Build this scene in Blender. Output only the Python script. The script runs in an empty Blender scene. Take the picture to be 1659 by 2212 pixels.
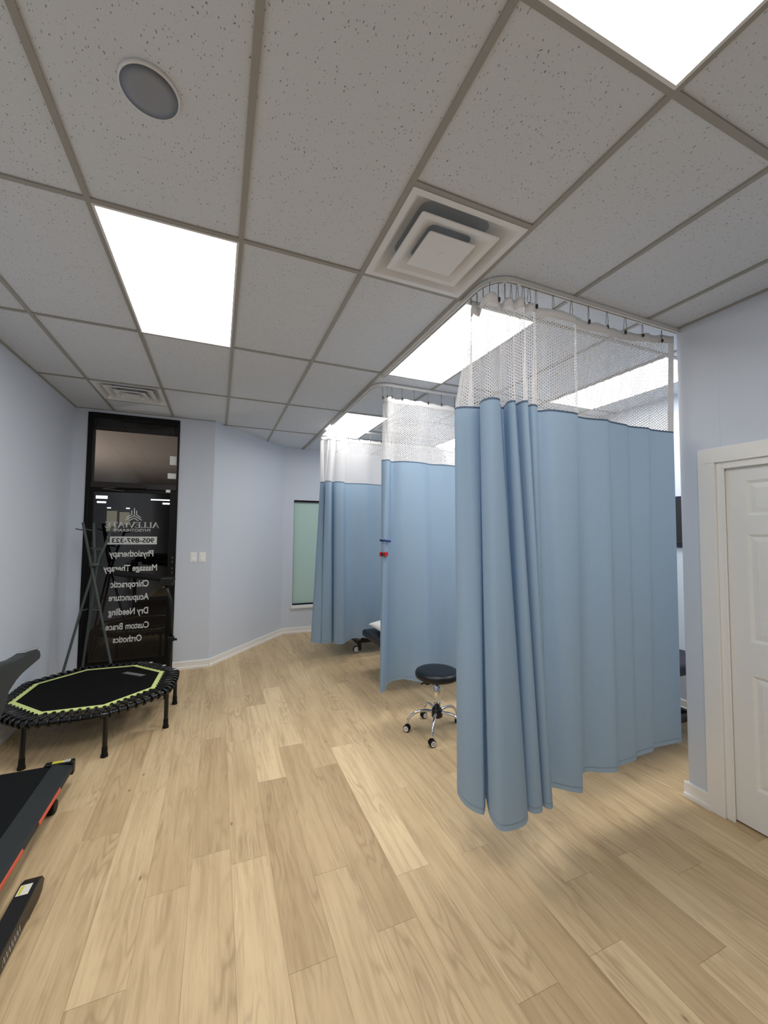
import bpy, bmesh, math, random
from mathutils import Vector, Matrix
random.seed(7)
PI = math.pi
scene = bpy.context.scene
COL = scene.collection

# ------------------------------------------------------------------ camera, world, exposure
CAMZ = 1.6853
H = 3.0693
cam_d = bpy.data.cameras.new('camera')
cam = bpy.data.objects.new('camera', cam_d)
COL.objects.link(cam)
_r = Vector((0.92371592, -0.38298059, 0.00864717))
_u = Vector((-0.02691702, -0.04237136, 0.99873928))
_f = Vector((0.38213137, 0.92278412, 0.0494478))
m = Matrix(((_r.x, _u.x, -_f.x, 0), (_r.y, _u.y, -_f.y, 0), (_r.z, _u.z, -_f.z, CAMZ), (0, 0, 0, 1)))
cam.matrix_world = m
cam_d.sensor_fit = 'HORIZONTAL'
cam_d.sensor_width = 36.0
cam_d.lens = 36.0 * 865.65 / 1659.0
cam_d.clip_start = 0.02
cam_d.clip_end = 200
scene.camera = cam
scene.view_settings.view_transform = 'Standard'
scene.view_settings.look = 'None'
scene.view_settings.gamma = 1.0
scene.view_settings.exposure = 0.0
scene.cycles.max_bounces = 10
scene.cycles.diffuse_bounces = 6
scene.cycles.transparent_max_bounces = 16
scene.cycles.sample_clamp_indirect = 6.0
scene.cycles.caustics_reflective = False
scene.cycles.caustics_refractive = False
world = bpy.data.worlds.new('night')
scene.world = world
world.use_nodes = True
world.node_tree.nodes['Background'].inputs[0].default_value = (0.010, 0.013, 0.02, 1)
world.node_tree.nodes['Background'].inputs[1].default_value = 0.5
PANEL = 10.8      # brightness of the ceiling light panels
PANEL_COL = (1.0, 0.985, 0.955)


# ------------------------------------------------------------------ material helpers
def srgb(r, g, b):
    def c(v):
        v = v / 255.0
        return v / 12.92 if v <= 0.04045 else ((v + 0.055) / 1.055) ** 2.4
    return (c(r), c(g), c(b), 1.0)


class NT:
    def __init__(s, name):
        s.m = bpy.data.materials.new(name)
        s.m.use_nodes = True
        s.t = s.m.node_tree
        s.t.nodes.clear()
        s.out = s.t.nodes.new('ShaderNodeOutputMaterial')

    def n(s, typ, ins=None, **kw):
        nd = s.t.nodes.new(typ)
        for k, v in kw.items():
            setattr(nd, k, v)
        if ins:
            for k, v in ins.items():
                sk = nd.inputs[k]
                if isinstance(v, bpy.types.NodeSocket):
                    s.t.links.new(v, sk)
                else:
                    sk.default_value = v
        return nd

    def math(s, op, a, b=None, c=None, clamp=False):
        nd = s.t.nodes.new('ShaderNodeMath')
        nd.operation = op
        nd.use_clamp = clamp
        for i, v in enumerate((a, b, c)):
            if v is None:
                continue
            if isinstance(v, bpy.types.NodeSocket):
                s.t.links.new(v, nd.inputs[i])
            else:
                nd.inputs[i].default_value = v
        return nd.outputs[0]

    def mix(s, fac, a, b, blend='MIX'):
        nd = s.t.nodes.new('ShaderNodeMix')
        nd.data_type = 'RGBA'
        nd.blend_type = blend
        for i, v in ((0, fac), (6, a), (7, b)):
            if isinstance(v, bpy.types.NodeSocket):
                s.t.links.new(v, nd.inputs[i])
            else:
                nd.inputs[i].default_value = v
        return nd.outputs[2]

    def ramp(s, fac, stops):
        nd = s.t.nodes.new('ShaderNodeValToRGB')
        s.t.links.new(fac, nd.inputs[0])
        el = nd.color_ramp.elements
        while len(el) < len(stops):
            el.new(0.5)
        for e, (p, c) in zip(el, stops):
            e.position = p
            e.color = c if len(c) == 4 else (*c, 1)
        return nd.outputs[0]

    def coord(s, which='Object'):
        return s.n('ShaderNodeTexCoord').outputs[which]

    def bsdf(s, col, rough=0.5, metal=0.0, spec=0.5, bump=None, strength=0.2, dist=0.002, **extra):
        b = s.n('ShaderNodeBsdfPrincipled', {'Base Color': col, 'Roughness': rough, 'Metallic': metal,
                                             'Specular IOR Level': spec, **extra})
        if bump is not None:
            bp = s.n('ShaderNodeBump', {'Height': bump, 'Strength': strength, 'Distance': dist})
            s.t.links.new(bp.outputs[0], b.inputs['Normal'])
        return b.outputs[0]

    def finish(s, sh):
        s.t.links.new(sh, s.out.inputs[0])
        return s.m


def simple(name, col, rough=0.5, metal=0.0, spec=0.5, noise=0.0, nscale=60.0, bump=0.0):
    t = NT(name)
    base = col
    bsock = None
    nz = t.n('ShaderNodeTexNoise', {'Vector': t.coord(), 'Scale': nscale, 'Detail': 3.0})
    if noise > 0:
        dark = tuple(c * (1 - noise) for c in col[:3]) + (1,)
        light = tuple(min(1, c * (1 + noise)) for c in col[:3]) + (1,)
        base = t.mix(nz.outputs[0], dark, light)
    if bump > 0:
        bsock = nz.outputs[0]
    return t.finish(t.bsdf(base, rough, metal, spec, bsock, bump, 0.001))


M = {}
M['wall'] = simple('painted_wall', srgb(214, 221, 232), 0.65, noise=0.015, nscale=220, bump=0.06)
M['trim'] = simple('white_trim_paint', srgb(246, 244, 240), 0.38, noise=0.01)
M['door'] = simple('white_door_paint', srgb(240, 240, 238), 0.42, noise=0.02, nscale=14)
M['grid'] = simple('ceiling_grid_metal', srgb(160, 158, 152), 0.5, noise=0.02)
M['vent'] = simple('vent_white_metal', srgb(232, 233, 235), 0.4, noise=0.02)
M['vent_dark'] = simple('duct_grey', srgb(170, 176, 182), 0.7, noise=0.1)
M['speaker'] = simple('speaker_mesh', srgb(146, 151, 160), 0.75, noise=0.08, nscale=900, bump=0.3)
M['black_frame'] = simple('black_anodised_frame', srgb(10, 9, 9), 0.45, spec=0.25, noise=0.1)
M['bronze'] = simple('dark_bronze_frame', srgb(34, 22, 22), 0.35, noise=0.12)
M['black_metal'] = simple('black_powder_coat', srgb(11, 11, 12), 0.38, noise=0.1)
M['black_rubber'] = simple('black_rubber', srgb(10, 10, 11), 0.6, spec=0.3, noise=0.1)
M['black_vinyl'] = simple('black_vinyl', srgb(11, 14, 20), 0.35, noise=0.06, nscale=300, bump=0.15)
M['gloss_black'] = simple('glossy_black_cord', srgb(8, 8, 9), 0.22, noise=0.1)
M['mat_black'] = simple('jumping_mat_weave', srgb(14, 14, 14), 0.85, spec=0.12, noise=0.15, nscale=700, bump=0.3)
M['lime'] = simple('lime_webbing', srgb(222, 236, 150), 0.6, noise=0.06, nscale=90, bump=0.2)
M['silver_print'] = simple('silver_print', srgb(196, 196, 196), 0.4)
M['chrome'] = simple('chrome', (0.75, 0.75, 0.76, 1), 0.08, 1.0)
M['steel'] = simple('dull_hook_steel', srgb(110, 106, 100), 0.35, 1.0)
M['dark_steel'] = simple('hook_bead', srgb(66, 62, 58), 0.45, 0.6)
M['track'] = simple('track_enamel', srgb(225, 224, 222), 0.4, noise=0.02)
M['white_plastic'] = simple('white_plastic', srgb(250, 250, 248), 0.35)
M['treadmill_plastic'] = simple('charcoal_plastic', srgb(36, 42, 44), 0.6, noise=0.06, nscale=500, bump=0.2)
M['belt'] = simple('treadmill_belt', srgb(18, 20, 21), 0.85, spec=0.2, noise=0.12, nscale=600, bump=0.2)
M['orange'] = simple('orange_strip', srgb(222, 92, 66), 0.45, noise=0.05)
M['rack'] = simple('grey_green_wood_pole', srgb(74, 82, 80), 0.55, noise=0.12, nscale=40)
M['pillow'] = simple('white_pillowcase', srgb(236, 236, 236), 0.8, noise=0.02, nscale=30, bump=0.3)
M['yellow'] = simple('yellow_sticker', srgb(214, 206, 70), 0.5)
M['sticker'] = simple('white_sticker', srgb(226, 224, 214), 0.5)
M['ink'] = simple('black_ink', srgb(26, 26, 28), 0.5)
M['blue_plastic'] = simple('blue_plastic', srgb(30, 40, 120), 0.35)
M['red_plastic'] = simple('red_plastic', srgb(190, 24, 30), 0.35)
M['navy'] = simple('navy_vinyl', srgb(22, 24, 44), 0.5, noise=0.05)
M['vinyl_letter'] = simple('white_window_vinyl', srgb(224, 226, 224), 0.55)
M['shade'] = simple('frosted_green_glass', srgb(196, 224, 214), 0.12, spec=0.5, noise=0.02, nscale=200)
M['concrete'] = simple('night_pavement', srgb(34, 32, 30), 0.9, noise=0.15, nscale=8)
M['soffit'] = simple('brown_soffit_stucco', srgb(196, 182, 170), 0.9, noise=0.08, nscale=60, bump=0.4)
M['facade'] = simple('dark_facade', srgb(40, 42, 46), 0.9, noise=0.2, nscale=2)
M['mdf'] = simple('beige_case', srgb(170, 155, 138), 0.6)


def emission(name, col, strength):
    t = NT(name)
    e = t.n('ShaderNodeEmission', {'Color': (*col, 1), 'Strength': strength})
    return t.finish(e.outputs[0])


def panel_mat():
    """LED troffer diffuser: a little brighter along its lit edges."""
    t = NT('led_diffuser')
    uv = t.coord('UV')
    sp = t.n('ShaderNodeSeparateXYZ', {0: uv})
    ex = t.math('MINIMUM', sp.outputs[0], t.math('SUBTRACT', 0.6, sp.outputs[0]))
    ey = t.math('MINIMUM', sp.outputs[1], t.math('SUBTRACT', 1.2, sp.outputs[1]))
    e = t.math('MINIMUM', ex, ey)
    g = t.math('SUBTRACT', 1.0, t.math('MULTIPLY', e, 18.0), clamp=True)
    st = t.math('MULTIPLY_ADD', g, PANEL * 0.25, PANEL)
    em = t.n('ShaderNodeEmission', {'Color': (*PANEL_COL, 1), 'Strength': st})
    return t.finish(em.outputs[0])


M['panel'] = panel_mat()
M['warm_lamp'] = emission('warm_lamp_glass', (1.0, 0.8, 0.6), 30.0)
M['shop_lit'] = emission('lit_shop_window', (0.9, 0.85, 0.6), 0.22)
M['shop_bright'] = emission('bright_sign_light', (0.95, 0.98, 1.0), 2.5)


def tile_mat():
    t = NT('fissured_ceiling_tile')
    co = t.coord()
    nz = t.n('ShaderNodeTexNoise', {'Vector': co, 'Scale': 45.0, 'Detail': 1.0})
    off = t.n('ShaderNodeVectorMath', {0: nz.outputs['Color'], 1: (0.018, 0.018, 0.0)}, operation='MULTIPLY')
    p = t.n('ShaderNodeVectorMath', {0: co, 1: off.outputs[0]}, operation='ADD')
    mp1 = t.n('ShaderNodeMapping', {'Vector': p.outputs[0], 'Scale': (1.0, 0.45, 1.0), 'Rotation': (0, 0, 0.2)})
    v1 = t.n('ShaderNodeTexVoronoi', {'Vector': mp1.outputs[0], 'Scale': 105.0, 'Randomness': 1.0}, voronoi_dimensions='2D')
    sp1 = t.n('ShaderNodeSeparateColor', {0: v1.outputs['Color']})
    r1 = t.math('MULTIPLY', t.math('SUBTRACT', sp1.outputs[0], 0.55), 0.42)
    f1 = t.math('GREATER_THAN', r1, v1.outputs['Distance'])
    v2 = t.n('ShaderNodeTexVoronoi', {'Vector': p.outputs[0], 'Scale': 240.0, 'Randomness': 1.0}, voronoi_dimensions='2D')
    sp2 = t.n('ShaderNodeSeparateColor', {0: v2.outputs['Color']})
    r2 = t.math('MULTIPLY', t.math('SUBTRACT', sp2.outputs[1], 0.62), 0.6)
    f2 = t.math('GREATER_THAN', r2, v2.outputs['Distance'])
    base = t.mix(t.n('ShaderNodeTexNoise', {'Vector': co, 'Scale': 260.0}).outputs[0], srgb(209, 214, 221), srgb(221, 226, 233))
    c = t.mix(t.math('MULTIPLY', f2, 0.4), base, srgb(150, 148, 146))
    c = t.mix(t.math('MULTIPLY', f1, 0.72), c, srgb(100, 98, 96))
    h = t.math('SUBTRACT', 1.0, t.math('MAXIMUM', f1, t.math('MULTIPLY', f2, 0.5)))
    return t.finish(t.bsdf(c, 0.9, 0, 0.2, h, 0.3, 0.002))


M['tile'] = tile_mat()


def floor_mat():
    t = NT('light_oak_vinyl_plank')
    at = t.n('ShaderNodeAttribute', attribute_name='tone')
    sd = t.n('ShaderNodeAttribute', attribute_name='pseed')
    co = t.coord()
    sh = t.n('ShaderNodeCombineXYZ', {0: t.math('MULTIPLY', sd.outputs['Fac'], 37.0), 1: t.math('MULTIPLY', sd.outputs['Fac'], 91.0), 2: 0.0})
    p = t.n('ShaderNodeVectorMath', {0: co, 1: sh.outputs[0]}, operation='ADD').outputs[0]
    # long streaky grain
    m1 = t.n('ShaderNodeMapping', {'Vector': p, 'Scale': (30.0, 1.6, 1.0)})
    g1 = t.n('ShaderNodeTexNoise', {'Vector': m1.outputs[0], 'Scale': 1.0, 'Detail': 6.0, 'Roughness': 0.62, 'Distortion': 0.6})
    # cathedral figure
    m2 = t.n('ShaderNodeMapping', {'Vector': p, 'Scale': (7.5, 1.1, 1.0)})
    w0 = t.n('ShaderNodeTexNoise', {'Vector': m2.outputs[0], 'Scale': 1.0, 'Detail': 2.0})
    rings = t.math('SINE', t.math('MULTIPLY', w0.outputs[0], 75.0))
    rings = t.math('MULTIPLY_ADD', rings, 0.5, 0.5)
    rings = t.math('POWER', rings, 2.5)
    msk = t.n('ShaderNodeTexNoise', {'Vector': t.n('ShaderNodeMapping', {'Vector': p, 'Scale': (6.0, 1.5, 1.0), 'Location': (5, 3, 0)}).outputs[0], 'Scale': 1.0})
    mask = t.math('MULTIPLY', t.math('SUBTRACT', msk.outputs[0], 0.46), 6.0, clamp=True)
    fig = t.math('MULTIPLY', rings, mask)
    # blotches
    m3 = t.n('ShaderNodeMapping', {'Vector': p, 'Scale': (5.0, 1.2, 1.0)})
    g3 = t.n('ShaderNodeTexNoise', {'Vector': m3.outputs[0], 'Scale': 1.0, 'Detail': 3.0})
    # fine pores
    m4 = t.n('ShaderNodeMapping', {'Vector': p, 'Scale': (160.0, 9.0, 1.0)})
    g4 = t.n('ShaderNodeTexNoise', {'Vector': m4.outputs[0], 'Scale': 1.0, 'Detail': 3.0})
    light = srgb(233, 207, 165)
    dark = srgb(190, 162, 123)
    tone = t.math('ADD', at.outputs['Fac'], t.math('MULTIPLY', t.math('SUBTRACT', g3.outputs[0], 0.5), 0.9), clamp=True)
    c = t.mix(tone, dark, light)
    gf = t.math('MULTIPLY', t.math('SUBTRACT', 0.56, g1.outputs[0]), 3.2, clamp=True)
    c = t.mix(t.math('MULTIPLY', gf, 0.40), c, srgb(138, 106, 74))
    c = t.mix(t.math('MULTIPLY', fig, 0.30), c, srgb(128, 98, 68))
    pf = t.math('MULTIPLY', t.math('SUBTRACT', 0.47, g4.outputs[0]), 5.0, clamp=True)
    c = t.mix(t.math('MULTIPLY', pf, 0.16), c, srgb(120, 90, 62))
    # knots
    vk = t.n('ShaderNodeTexVoronoi', {'Vector': t.n('ShaderNodeMapping', {'Vector': p, 'Scale': (3.2, 1.5, 1.0)}).outputs[0], 'Scale': 1.0}, voronoi_dimensions='2D')
    kn = t.math('MULTIPLY', t.math('SUBTRACT', 0.032, vk.outputs['Distance']), 40.0, clamp=True)
    kn = t.math('MULTIPLY', kn, t.math('GREATER_THAN', t.n('ShaderNodeSeparateColor', {0: vk.outputs['Color']}).outputs[0], 0.82))
    c = t.mix(t.math('MULTIPLY', kn, 0.6), c, srgb(96, 70, 46))
    ro = t.math('MULTIPLY_ADD', g1.outputs[0], 0.12, 0.40)
    hh = t.math('ADD', g4.outputs[0], t.math('MULTIPLY', fig, -0.5))
    return t.finish(t.bsdf(c, ro, 0, 0.35, hh, 0.08, 0.001))


M['floor'] = floor_mat()


def cloth_mat(name, col, transl=0.3):
    t = NT(name)
    uv = t.coord('UV')
    v = t.n('ShaderNodeTexVoronoi', {'Vector': t.n('ShaderNodeMapping', {'Vector': uv, 'Scale': (1.0, 1.5, 1.0)}).outputs[0], 'Scale': 150.0, 'Randomness': 0.25}, voronoi_dimensions='2D')
    dk = tuple(c * 0.80 for c in col[:3]) + (1,)
    c = t.mix(t.math('MULTIPLY', v.outputs['Distance'], 1.6, clamp=True), col, dk)
    nz = t.n('ShaderNodeTexNoise', {'Vector': uv, 'Scale': 4.0, 'Detail': 3.0})
    bp = t.n('ShaderNodeBump', {'Height': t.math('ADD', t.math('MULTIPLY', v.outputs['Distance'], 0.3), t.math('MULTIPLY', nz.outputs[0], 2.0)), 'Strength': 0.25, 'Distance': 0.004})
    d = t.n('ShaderNodeBsdfPrincipled', {'Base Color': c, 'Roughness': 0.62, 'Specular IOR Level': 0.3, 'Normal': bp.outputs[0]})
    tr = t.n('ShaderNodeBsdfTranslucent', {'Color': c, 'Normal': bp.outputs[0]})
    mx = t.n('ShaderNodeMixShader', {0: transl, 1: d.outputs[0], 2: tr.outputs[0]})
    return t.finish(mx.outputs[0])


M['blue_cloth'] = cloth_mat('blue_curtain_cloth', srgb(170, 195, 218), 0.28)
M['blue_tape'] = cloth_mat('blue_seam_tape', srgb(104, 126, 150), 0.1)
M['white_cloth'] = cloth_mat('white_heading_tape', srgb(252, 250, 250), 0.2)
M['hem_thread'] = cloth_mat('hem_thread', srgb(150, 172, 196), 0.1)


def net_mat():
    t = NT('white_hexagonal_netting')
    uv = t.coord('UV')
    sp = t.n('ShaderNodeSeparateXYZ', {0: uv})
    a = 0.0172
    b = a * math.sqrt(3)

    def dist(ou, ov):
        x = t.math('SUBTRACT', t.math('MODULO', t.math('ADD', sp.outputs[0], 50 * b + ou), b), b / 2)
        y = t.math('SUBTRACT', t.math('MODULO', t.math('ADD', sp.outputs[1], 50 * a + ov), a), a / 2)
        return t.math('SQRT', t.math('ADD', t.math('MULTIPLY', x, x), t.math('MULTIPLY', y, y)))
    d = t.math('MINIMUM', dist(0, 0), dist(b / 2, a / 2))
    hole = t.math('LESS_THAN', d, 0.0063)
    df = t.n('ShaderNodeBsdfDiffuse', {'Color': srgb(248, 246, 246)})
    tr = t.n('ShaderNodeBsdfTranslucent', {'Color': srgb(230, 228, 226)})
    cl = t.n('ShaderNodeMixShader', {0: 0.06, 1: df.outputs[0], 2: tr.outputs[0]})
    tp = t.n('ShaderNodeBsdfTransparent')
    mx = t.n('ShaderNodeMixShader', {0: hole, 1: cl.outputs[0], 2: tp.outputs[0]})
    return t.finish(mx.outputs[0])


M['net'] = net_mat()


def glass_mat(name, tint, ior=1.9):
    t = NT(name)
    fr = t.n('ShaderNodeFresnel', {'IOR': ior})
    tp = t.n('ShaderNodeBsdfTransparent', {'Color': tint})
    gl = t.n('ShaderNodeBsdfGlossy', {'Color': (0.9, 0.9, 0.9, 1), 'Roughness': 0.0})
    mx = t.n('ShaderNodeMixShader', {0: fr.outputs[0], 1: tp.outputs[0], 2: gl.outputs[0]})
    return t.finish(mx.outputs[0])


M['glass'] = glass_mat('tinted_door_glass', (0.6, 0.6, 0.6, 1), 1.68)
M['win_glass'] = glass_mat('window_glass', (0.85, 0.95, 0.9, 1), 1.5)


# ------------------------------------------------------------------ geometry helpers
class MB:
    def __init__(s):
        s.v, s.f, s.uv, s.mi = [], [], [], []

    def quad(s, pts, uv=None, mi=0):
        i = len(s.v)
        s.v += [tuple(p) for p in pts]
        s.f.append(list(range(i, i + len(pts))))
        s.uv.append(uv)
        s.mi.append(mi)

    def box(s, x0, x1, y0, y1, z0, z1, T=None, mi=0):
        c = [Vector(p) for p in ((x0, y0, z0), (x1, y0, z0), (x1, y1, z0), (x0, y1, z0), (x0, y0, z1), (x1, y0, z1), (x1, y1, z1), (x0, y1, z1))]
        if T:
            c = [T @ p for p in c]
        i = len(s.v)
        s.v += [tuple(p) for p in c]
        for f in ((0, 3, 2, 1), (4, 5, 6, 7), (0, 1, 5, 4), (1, 2, 6, 5), (2, 3, 7, 6), (3, 0, 4, 7)):
            s.f.append([i + k for k in f])
            s.uv.append(None)
            s.mi.append(mi)

    def prism(s, prof, a, b, fn, mi=0):
        """extrude closed 2-D profile from a to b; fn(u, v, t) -> xyz"""
        n = len(prof)
        i = len(s.v)
        s.v += [tuple(fn(u, v, a)) for u, v in prof] + [tuple(fn(u, v, b)) for u, v in prof]
        for k in range(n):
            s.f.append([i + k, i + (k + 1) % n, i + n + (k + 1) % n, i + n + k])
            s.uv.append(None)
            s.mi.append(mi)
        s.f.append([i + k for k in range(n)][::-1])
        s.f.append([i + n + k for k in range(n)])
        s.uv += [None, None]
        s.mi += [mi, mi]

    def tube(s, pts, r, seg=12, cap=True, closed=False, mi=0):
        pts = [Vector(p) for p in pts]
        n = len(pts)
        rs = r if isinstance(r, (list, tuple)) else [r] * n
        base = len(s.v)
        prev = None
        for k in range(n):
            if closed:
                d = pts[(k + 1) % n] - pts[k - 1]
            else:
                d = pts[min(k + 1, n - 1)] - pts[max(k - 1, 0)]
            d = d.normalized() if d.length > 1e-9 else Vector((0, 0, 1))
            if prev is None:
                ref = Vector((0, 0, 1)) if abs(d.z) < 0.9 else Vector((1, 0, 0))
                a = d.cross(ref).normalized()
            else:
                a = (prev - d * prev.dot(d)).normalized()
            prev = a
            b = d.cross(a)
            for j in range(seg):
                t = 2 * PI * j / seg
                s.v.append(tuple(pts[k] + (a * math.cos(t) + b * math.sin(t)) * rs[k]))
        m_ = n if closed else n - 1
        for k in range(m_):
            for j in range(seg):
                k2 = (k + 1) % n
                s.f.append([base + k * seg + j, base + k * seg + (j + 1) % seg, base + k2 * seg + (j + 1) % seg, base + k2 * seg + j])
                s.uv.append(None)
                s.mi.append(mi)
        if cap and not closed:
            s.f.append([base + j for j in range(seg)][::-1])
            s.f.append([base + (n - 1) * seg + j for j in range(seg)])
            s.uv += [None, None]
            s.mi += [mi, mi]

    def lathe(s, prof, c=(0, 0, 0), seg=32, mi=0, T=None):
        """revolve (r, z) profile about vertical axis at c"""
        base = len(s.v)
        for (r, z) in prof:
            for j in range(seg):
                t = 2 * PI * j / seg
                p = Vector((r * math.cos(t), r * math.sin(t), z))
                if T:
                    p = T @ p
                s.v.append(tuple(p + Vector(c)))
        for k in range(len(prof) - 1):
            for j in range(seg):
                s.f.append([base + k * seg + j, base + k * seg + (j + 1) % seg, base + (k + 1) * seg + (j + 1) % seg, base + (k + 1) * seg + j])
                s.uv.append(None)
                s.mi.append(mi)
        for k, rev in ((0, True), (len(prof) - 1, False)):
            if prof[k][0] > 1e-6:
                f = [base + k * seg + j for j in range(seg)]
                s.f.append(f[::-1] if rev else f)
                s.uv.append(None)
                s.mi.append(mi)

    def build(s, name, mat, parent=None, smooth=False, bevel=0.0, bseg=2, fix=True):
        me = bpy.data.meshes.new(name)
        me.from_pydata(s.v, [], s.f)
        if any(u is not None for u in s.uv):
            lay = me.uv_layers.new(name='UVMap')
            li = 0
            for f, u in zip(s.f, s.uv):
                for k in range(len(f)):
                    lay.data[li].uv = u[k] if u is not None else (0, 0)
                    li += 1
        mats = mat if isinstance(mat, (list, tuple)) else [mat]
        for mm in mats:
            me.materials.append(mm)
        for p, mi in zip(me.polygons, s.mi):
            p.material_index = mi
            p.use_smooth = smooth
        if fix:
            bm = bmesh.new()
            bm.from_mesh(me)
            bmesh.ops.remove_doubles(bm, verts=bm.verts, dist=1e-5)
            bmesh.ops.recalc_face_normals(bm, faces=bm.faces)
            bm.to_mesh(me)
            bm.free()
        o = bpy.data.objects.new(name, me)
        COL.objects.link(o)
        if parent is not None:
            o.parent = parent
            o.matrix_parent_inverse = PINV.get(parent.name, Matrix.Identity(4))
        if bevel > 0:
            b = o.modifiers.new('bevel', 'BEVEL')
            b.width = bevel
            b.segments = bseg
            b.limit_method = 'ANGLE'
            b.angle_limit = 0.6
        if smooth and bevel == 0:
            # keep hard caps crisp
            pass
        return o


PINV = {}


def tag(o, label=None, cat=None, group=None, kind=None):
    for k, v in (('label', label), ('category', cat), ('group', group), ('kind', kind)):
        if v:
            o[k] = v
    return o


def thing(name, label, cat, loc=(0, 0, 0), group=None, rz=0.0):
    """Empty at the base of a thing; parts are modelled in world coordinates unless local=True."""
    o = bpy.data.objects.new(name, None)
    COL.objects.link(o)
    o.empty_display_size = 0.1
    o.location = loc
    o.rotation_euler = (0, 0, rz)
    PINV[o.name] = (Matrix.Translation(loc) @ Matrix.Rotation(rz, 4, 'Z')).inverted()
    return tag(o, label, cat, group)


def local_thing(*a, **k):
    o = thing(*a, **k)
    PINV[o.name] = Matrix.Identity(4)
    return o


def struct(o):
    o['kind'] = 'structure'
    return o


def copy_tree(src, parent=None):
    c = src.copy()
    COL.objects.link(c)
    if parent is not None:
        c.parent = parent
    for ch in list(src.children):
        copy_tree(ch, c)
    return c


def quick_box(name, mat, b, parent=None, bevel=0.0, T=None):
    m_ = MB()
    m_.box(*b, T=T)
    return m_.build(name, mat, parent, bevel=bevel)


# ------------------------------------------------------------------ the room
XL, XR, XB = -1.535, 2.845, 4.20
YD, YC, YF, YN = 5.50, 1.703, 6.77, -7.0
BX = -0.063                 # where the door wall meets the slanted wall
# floor: every plank is a face of one mesh, joints measured where the photo shows them
PW, PLN, PX0 = 0.1865, 1.256, 0.108
joints = {0: 2.235, 1: 1.618, 2: 2.015, 3: 1.644, 4: 1.866, 5: 2.47, 6: 3.122, 7: 3.748, -1: 3.608, -2: 2.19, -3: 3.05, -4: 2.70}
tones = {(0, 0): 0.78, (0, 1): 0.5, (0, 2): 0.55, (1, 0): 0.45, (1, 1): 0.18, (1, 2): 0.9, (1, 3): 0.3, (2, 0): 0.45, (2, 1): 0.25, (2, 2): 0.88, (2, 3): 0.45,
         (3, 0): 0.45, (3, 1): 0.12, (3, 2): 0.4, (4, 0): 0.5, (4, 1): 1.0, (4, 2): 0.5, (5, 0): 0.55, (5, 1): 0.6, (-1, 0): 0.3, (-1, 1): 0.45}
fm = MB()
ft, fs = [], []
for k in range(-10, 23):
    x0 = PX0 + k * PW
    x1 = x0 + PW
    ymax = YD + 0.03 if x1 <= BX + 0.02 else YF + 0.05
    if x1 < XL - 0.05 or x0 > XB + 0.05:
        continue
    j0 = joints.get(k, random.uniform(1.3, 2.5))
    nlo = int((j0 - YN) / PLN) + 1
    for q in range(-nlo, 8):
        a = j0 + (q - 1) * PLN
        b = a + PLN
        a, b = max(a, YN - 0.02), min(b, ymax)
        if b <= a + 1e-4:
            continue
        g = 0.0004
        fm.quad([(x0 + g, a + g, 0), (x1 - g, a + g, 0), (x1 - g, b - g, 0), (x0 + g, b - g, 0)])
        ft.append(tones.get((k, q), random.choice([0.3, 0.42, 0.5, 0.58, 0.7])))
        fs.append(random.random())
fm.quad([(XL - .1, YN - .02, -0.002), (XB + .05, YN - .02, -0.002), (XB + .05, YF, -0.002), (BX, YF, -0.002), (BX, YD + .03, -0.002), (XL - .1, YD + .03, -0.002)])
ft.append(0.0)
fs.append(0.0)
floor = fm.build('floor', M['floor'], fix=False)
for nm, vals in (('tone', ft), ('pseed', fs)):
    at = floor.data.attributes.new(nm, 'FLOAT', 'FACE')
    for i, v in enumerate(vals):
        at.data[i].value = v
struct(floor)


def wall(name, pts, z0=0.0, z1=H + 0.05, th=0.1, side=1, mat=None):
    """wall along polyline pts (room on the left when side=1)"""
    m_ = MB()
    for (x0, y0), (x1, y1) in zip(pts, pts[1:]):
        d = Vector((x1 - x0, y1 - y0)).normalized()
        n = Vector((d.y, -d.x)) * th * side
        m_.prism([(x0, y0), (x1, y1), (x1 + n.x, y1 + n.y), (x0 + n.x, y0 + n.y)], z0, z1, lambda u, v, t: (u, v, t))
    return struct(m_.build(name, mat or M['wall']))


wall('wall_left', [(XL, YD + 0.1), (XL, YN)])
wall('wall_back', [(XL - .1, YN), (XR + .1, YN)])
# right partition with its door opening
DY1, DY0, DZ = 1.465, 0.69, 2.10      # opening (far jamb, near jamb, head)
m_ = MB()
m_.box(XR, XR + 0.12, DY1, YC, 0, H + 0.05)
m_.box(XR, XR + 0.12, YN, DY0, 0, H + 0.05)
m_.box(XR, XR + 0.12, DY0, DY1, DZ, H + 0.05)
struct(m_.build('wall_right', M['wall'], bevel=0.004))
quick_box('wall_bay_front', M['wall'], (XR + 0.12, XB, YC - 0.1, YC, 0, H + 0.05))['kind'] = 'structure'
wall('wall_bay_right', [(XB, YC - .1), (XB, YF + .1)])
wall('wall_slanted', [(1.0, YF), (BX, YD)])
# far wall with window opening
WX0, WX1, WZ0, WZ1 = 1.170, 2.25, 0.455, 2.206
m_ = MB()
m_.box(0.95, WX0, YF, YF + .12, 0, H + .05)
m_.box(WX1, XB + .1, YF, YF + .12, 0, H + .05)
m_.box(WX0, WX1, YF, YF + .12, 0, WZ0)
m_.box(WX0, WX1, YF, YF + .12, WZ1, H + .05)
struct(m_.build('wall_far', M['wall']))
# door wall: strip left of the frame, wall right of it, head
FX0, FX1, FZ = -1.405, -0.462, 3.035
m_ = MB()
m_.box(XL - .1, FX0, YD, YD + .12, 0, H + .05)
m_.box(FX1, BX, YD, YD + .12, 0, H + .05)
m_.box(FX0, FX1, YD, YD + .12, FZ, H + .05)
struct(m_.build('wall_door', M['wall']))

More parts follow.
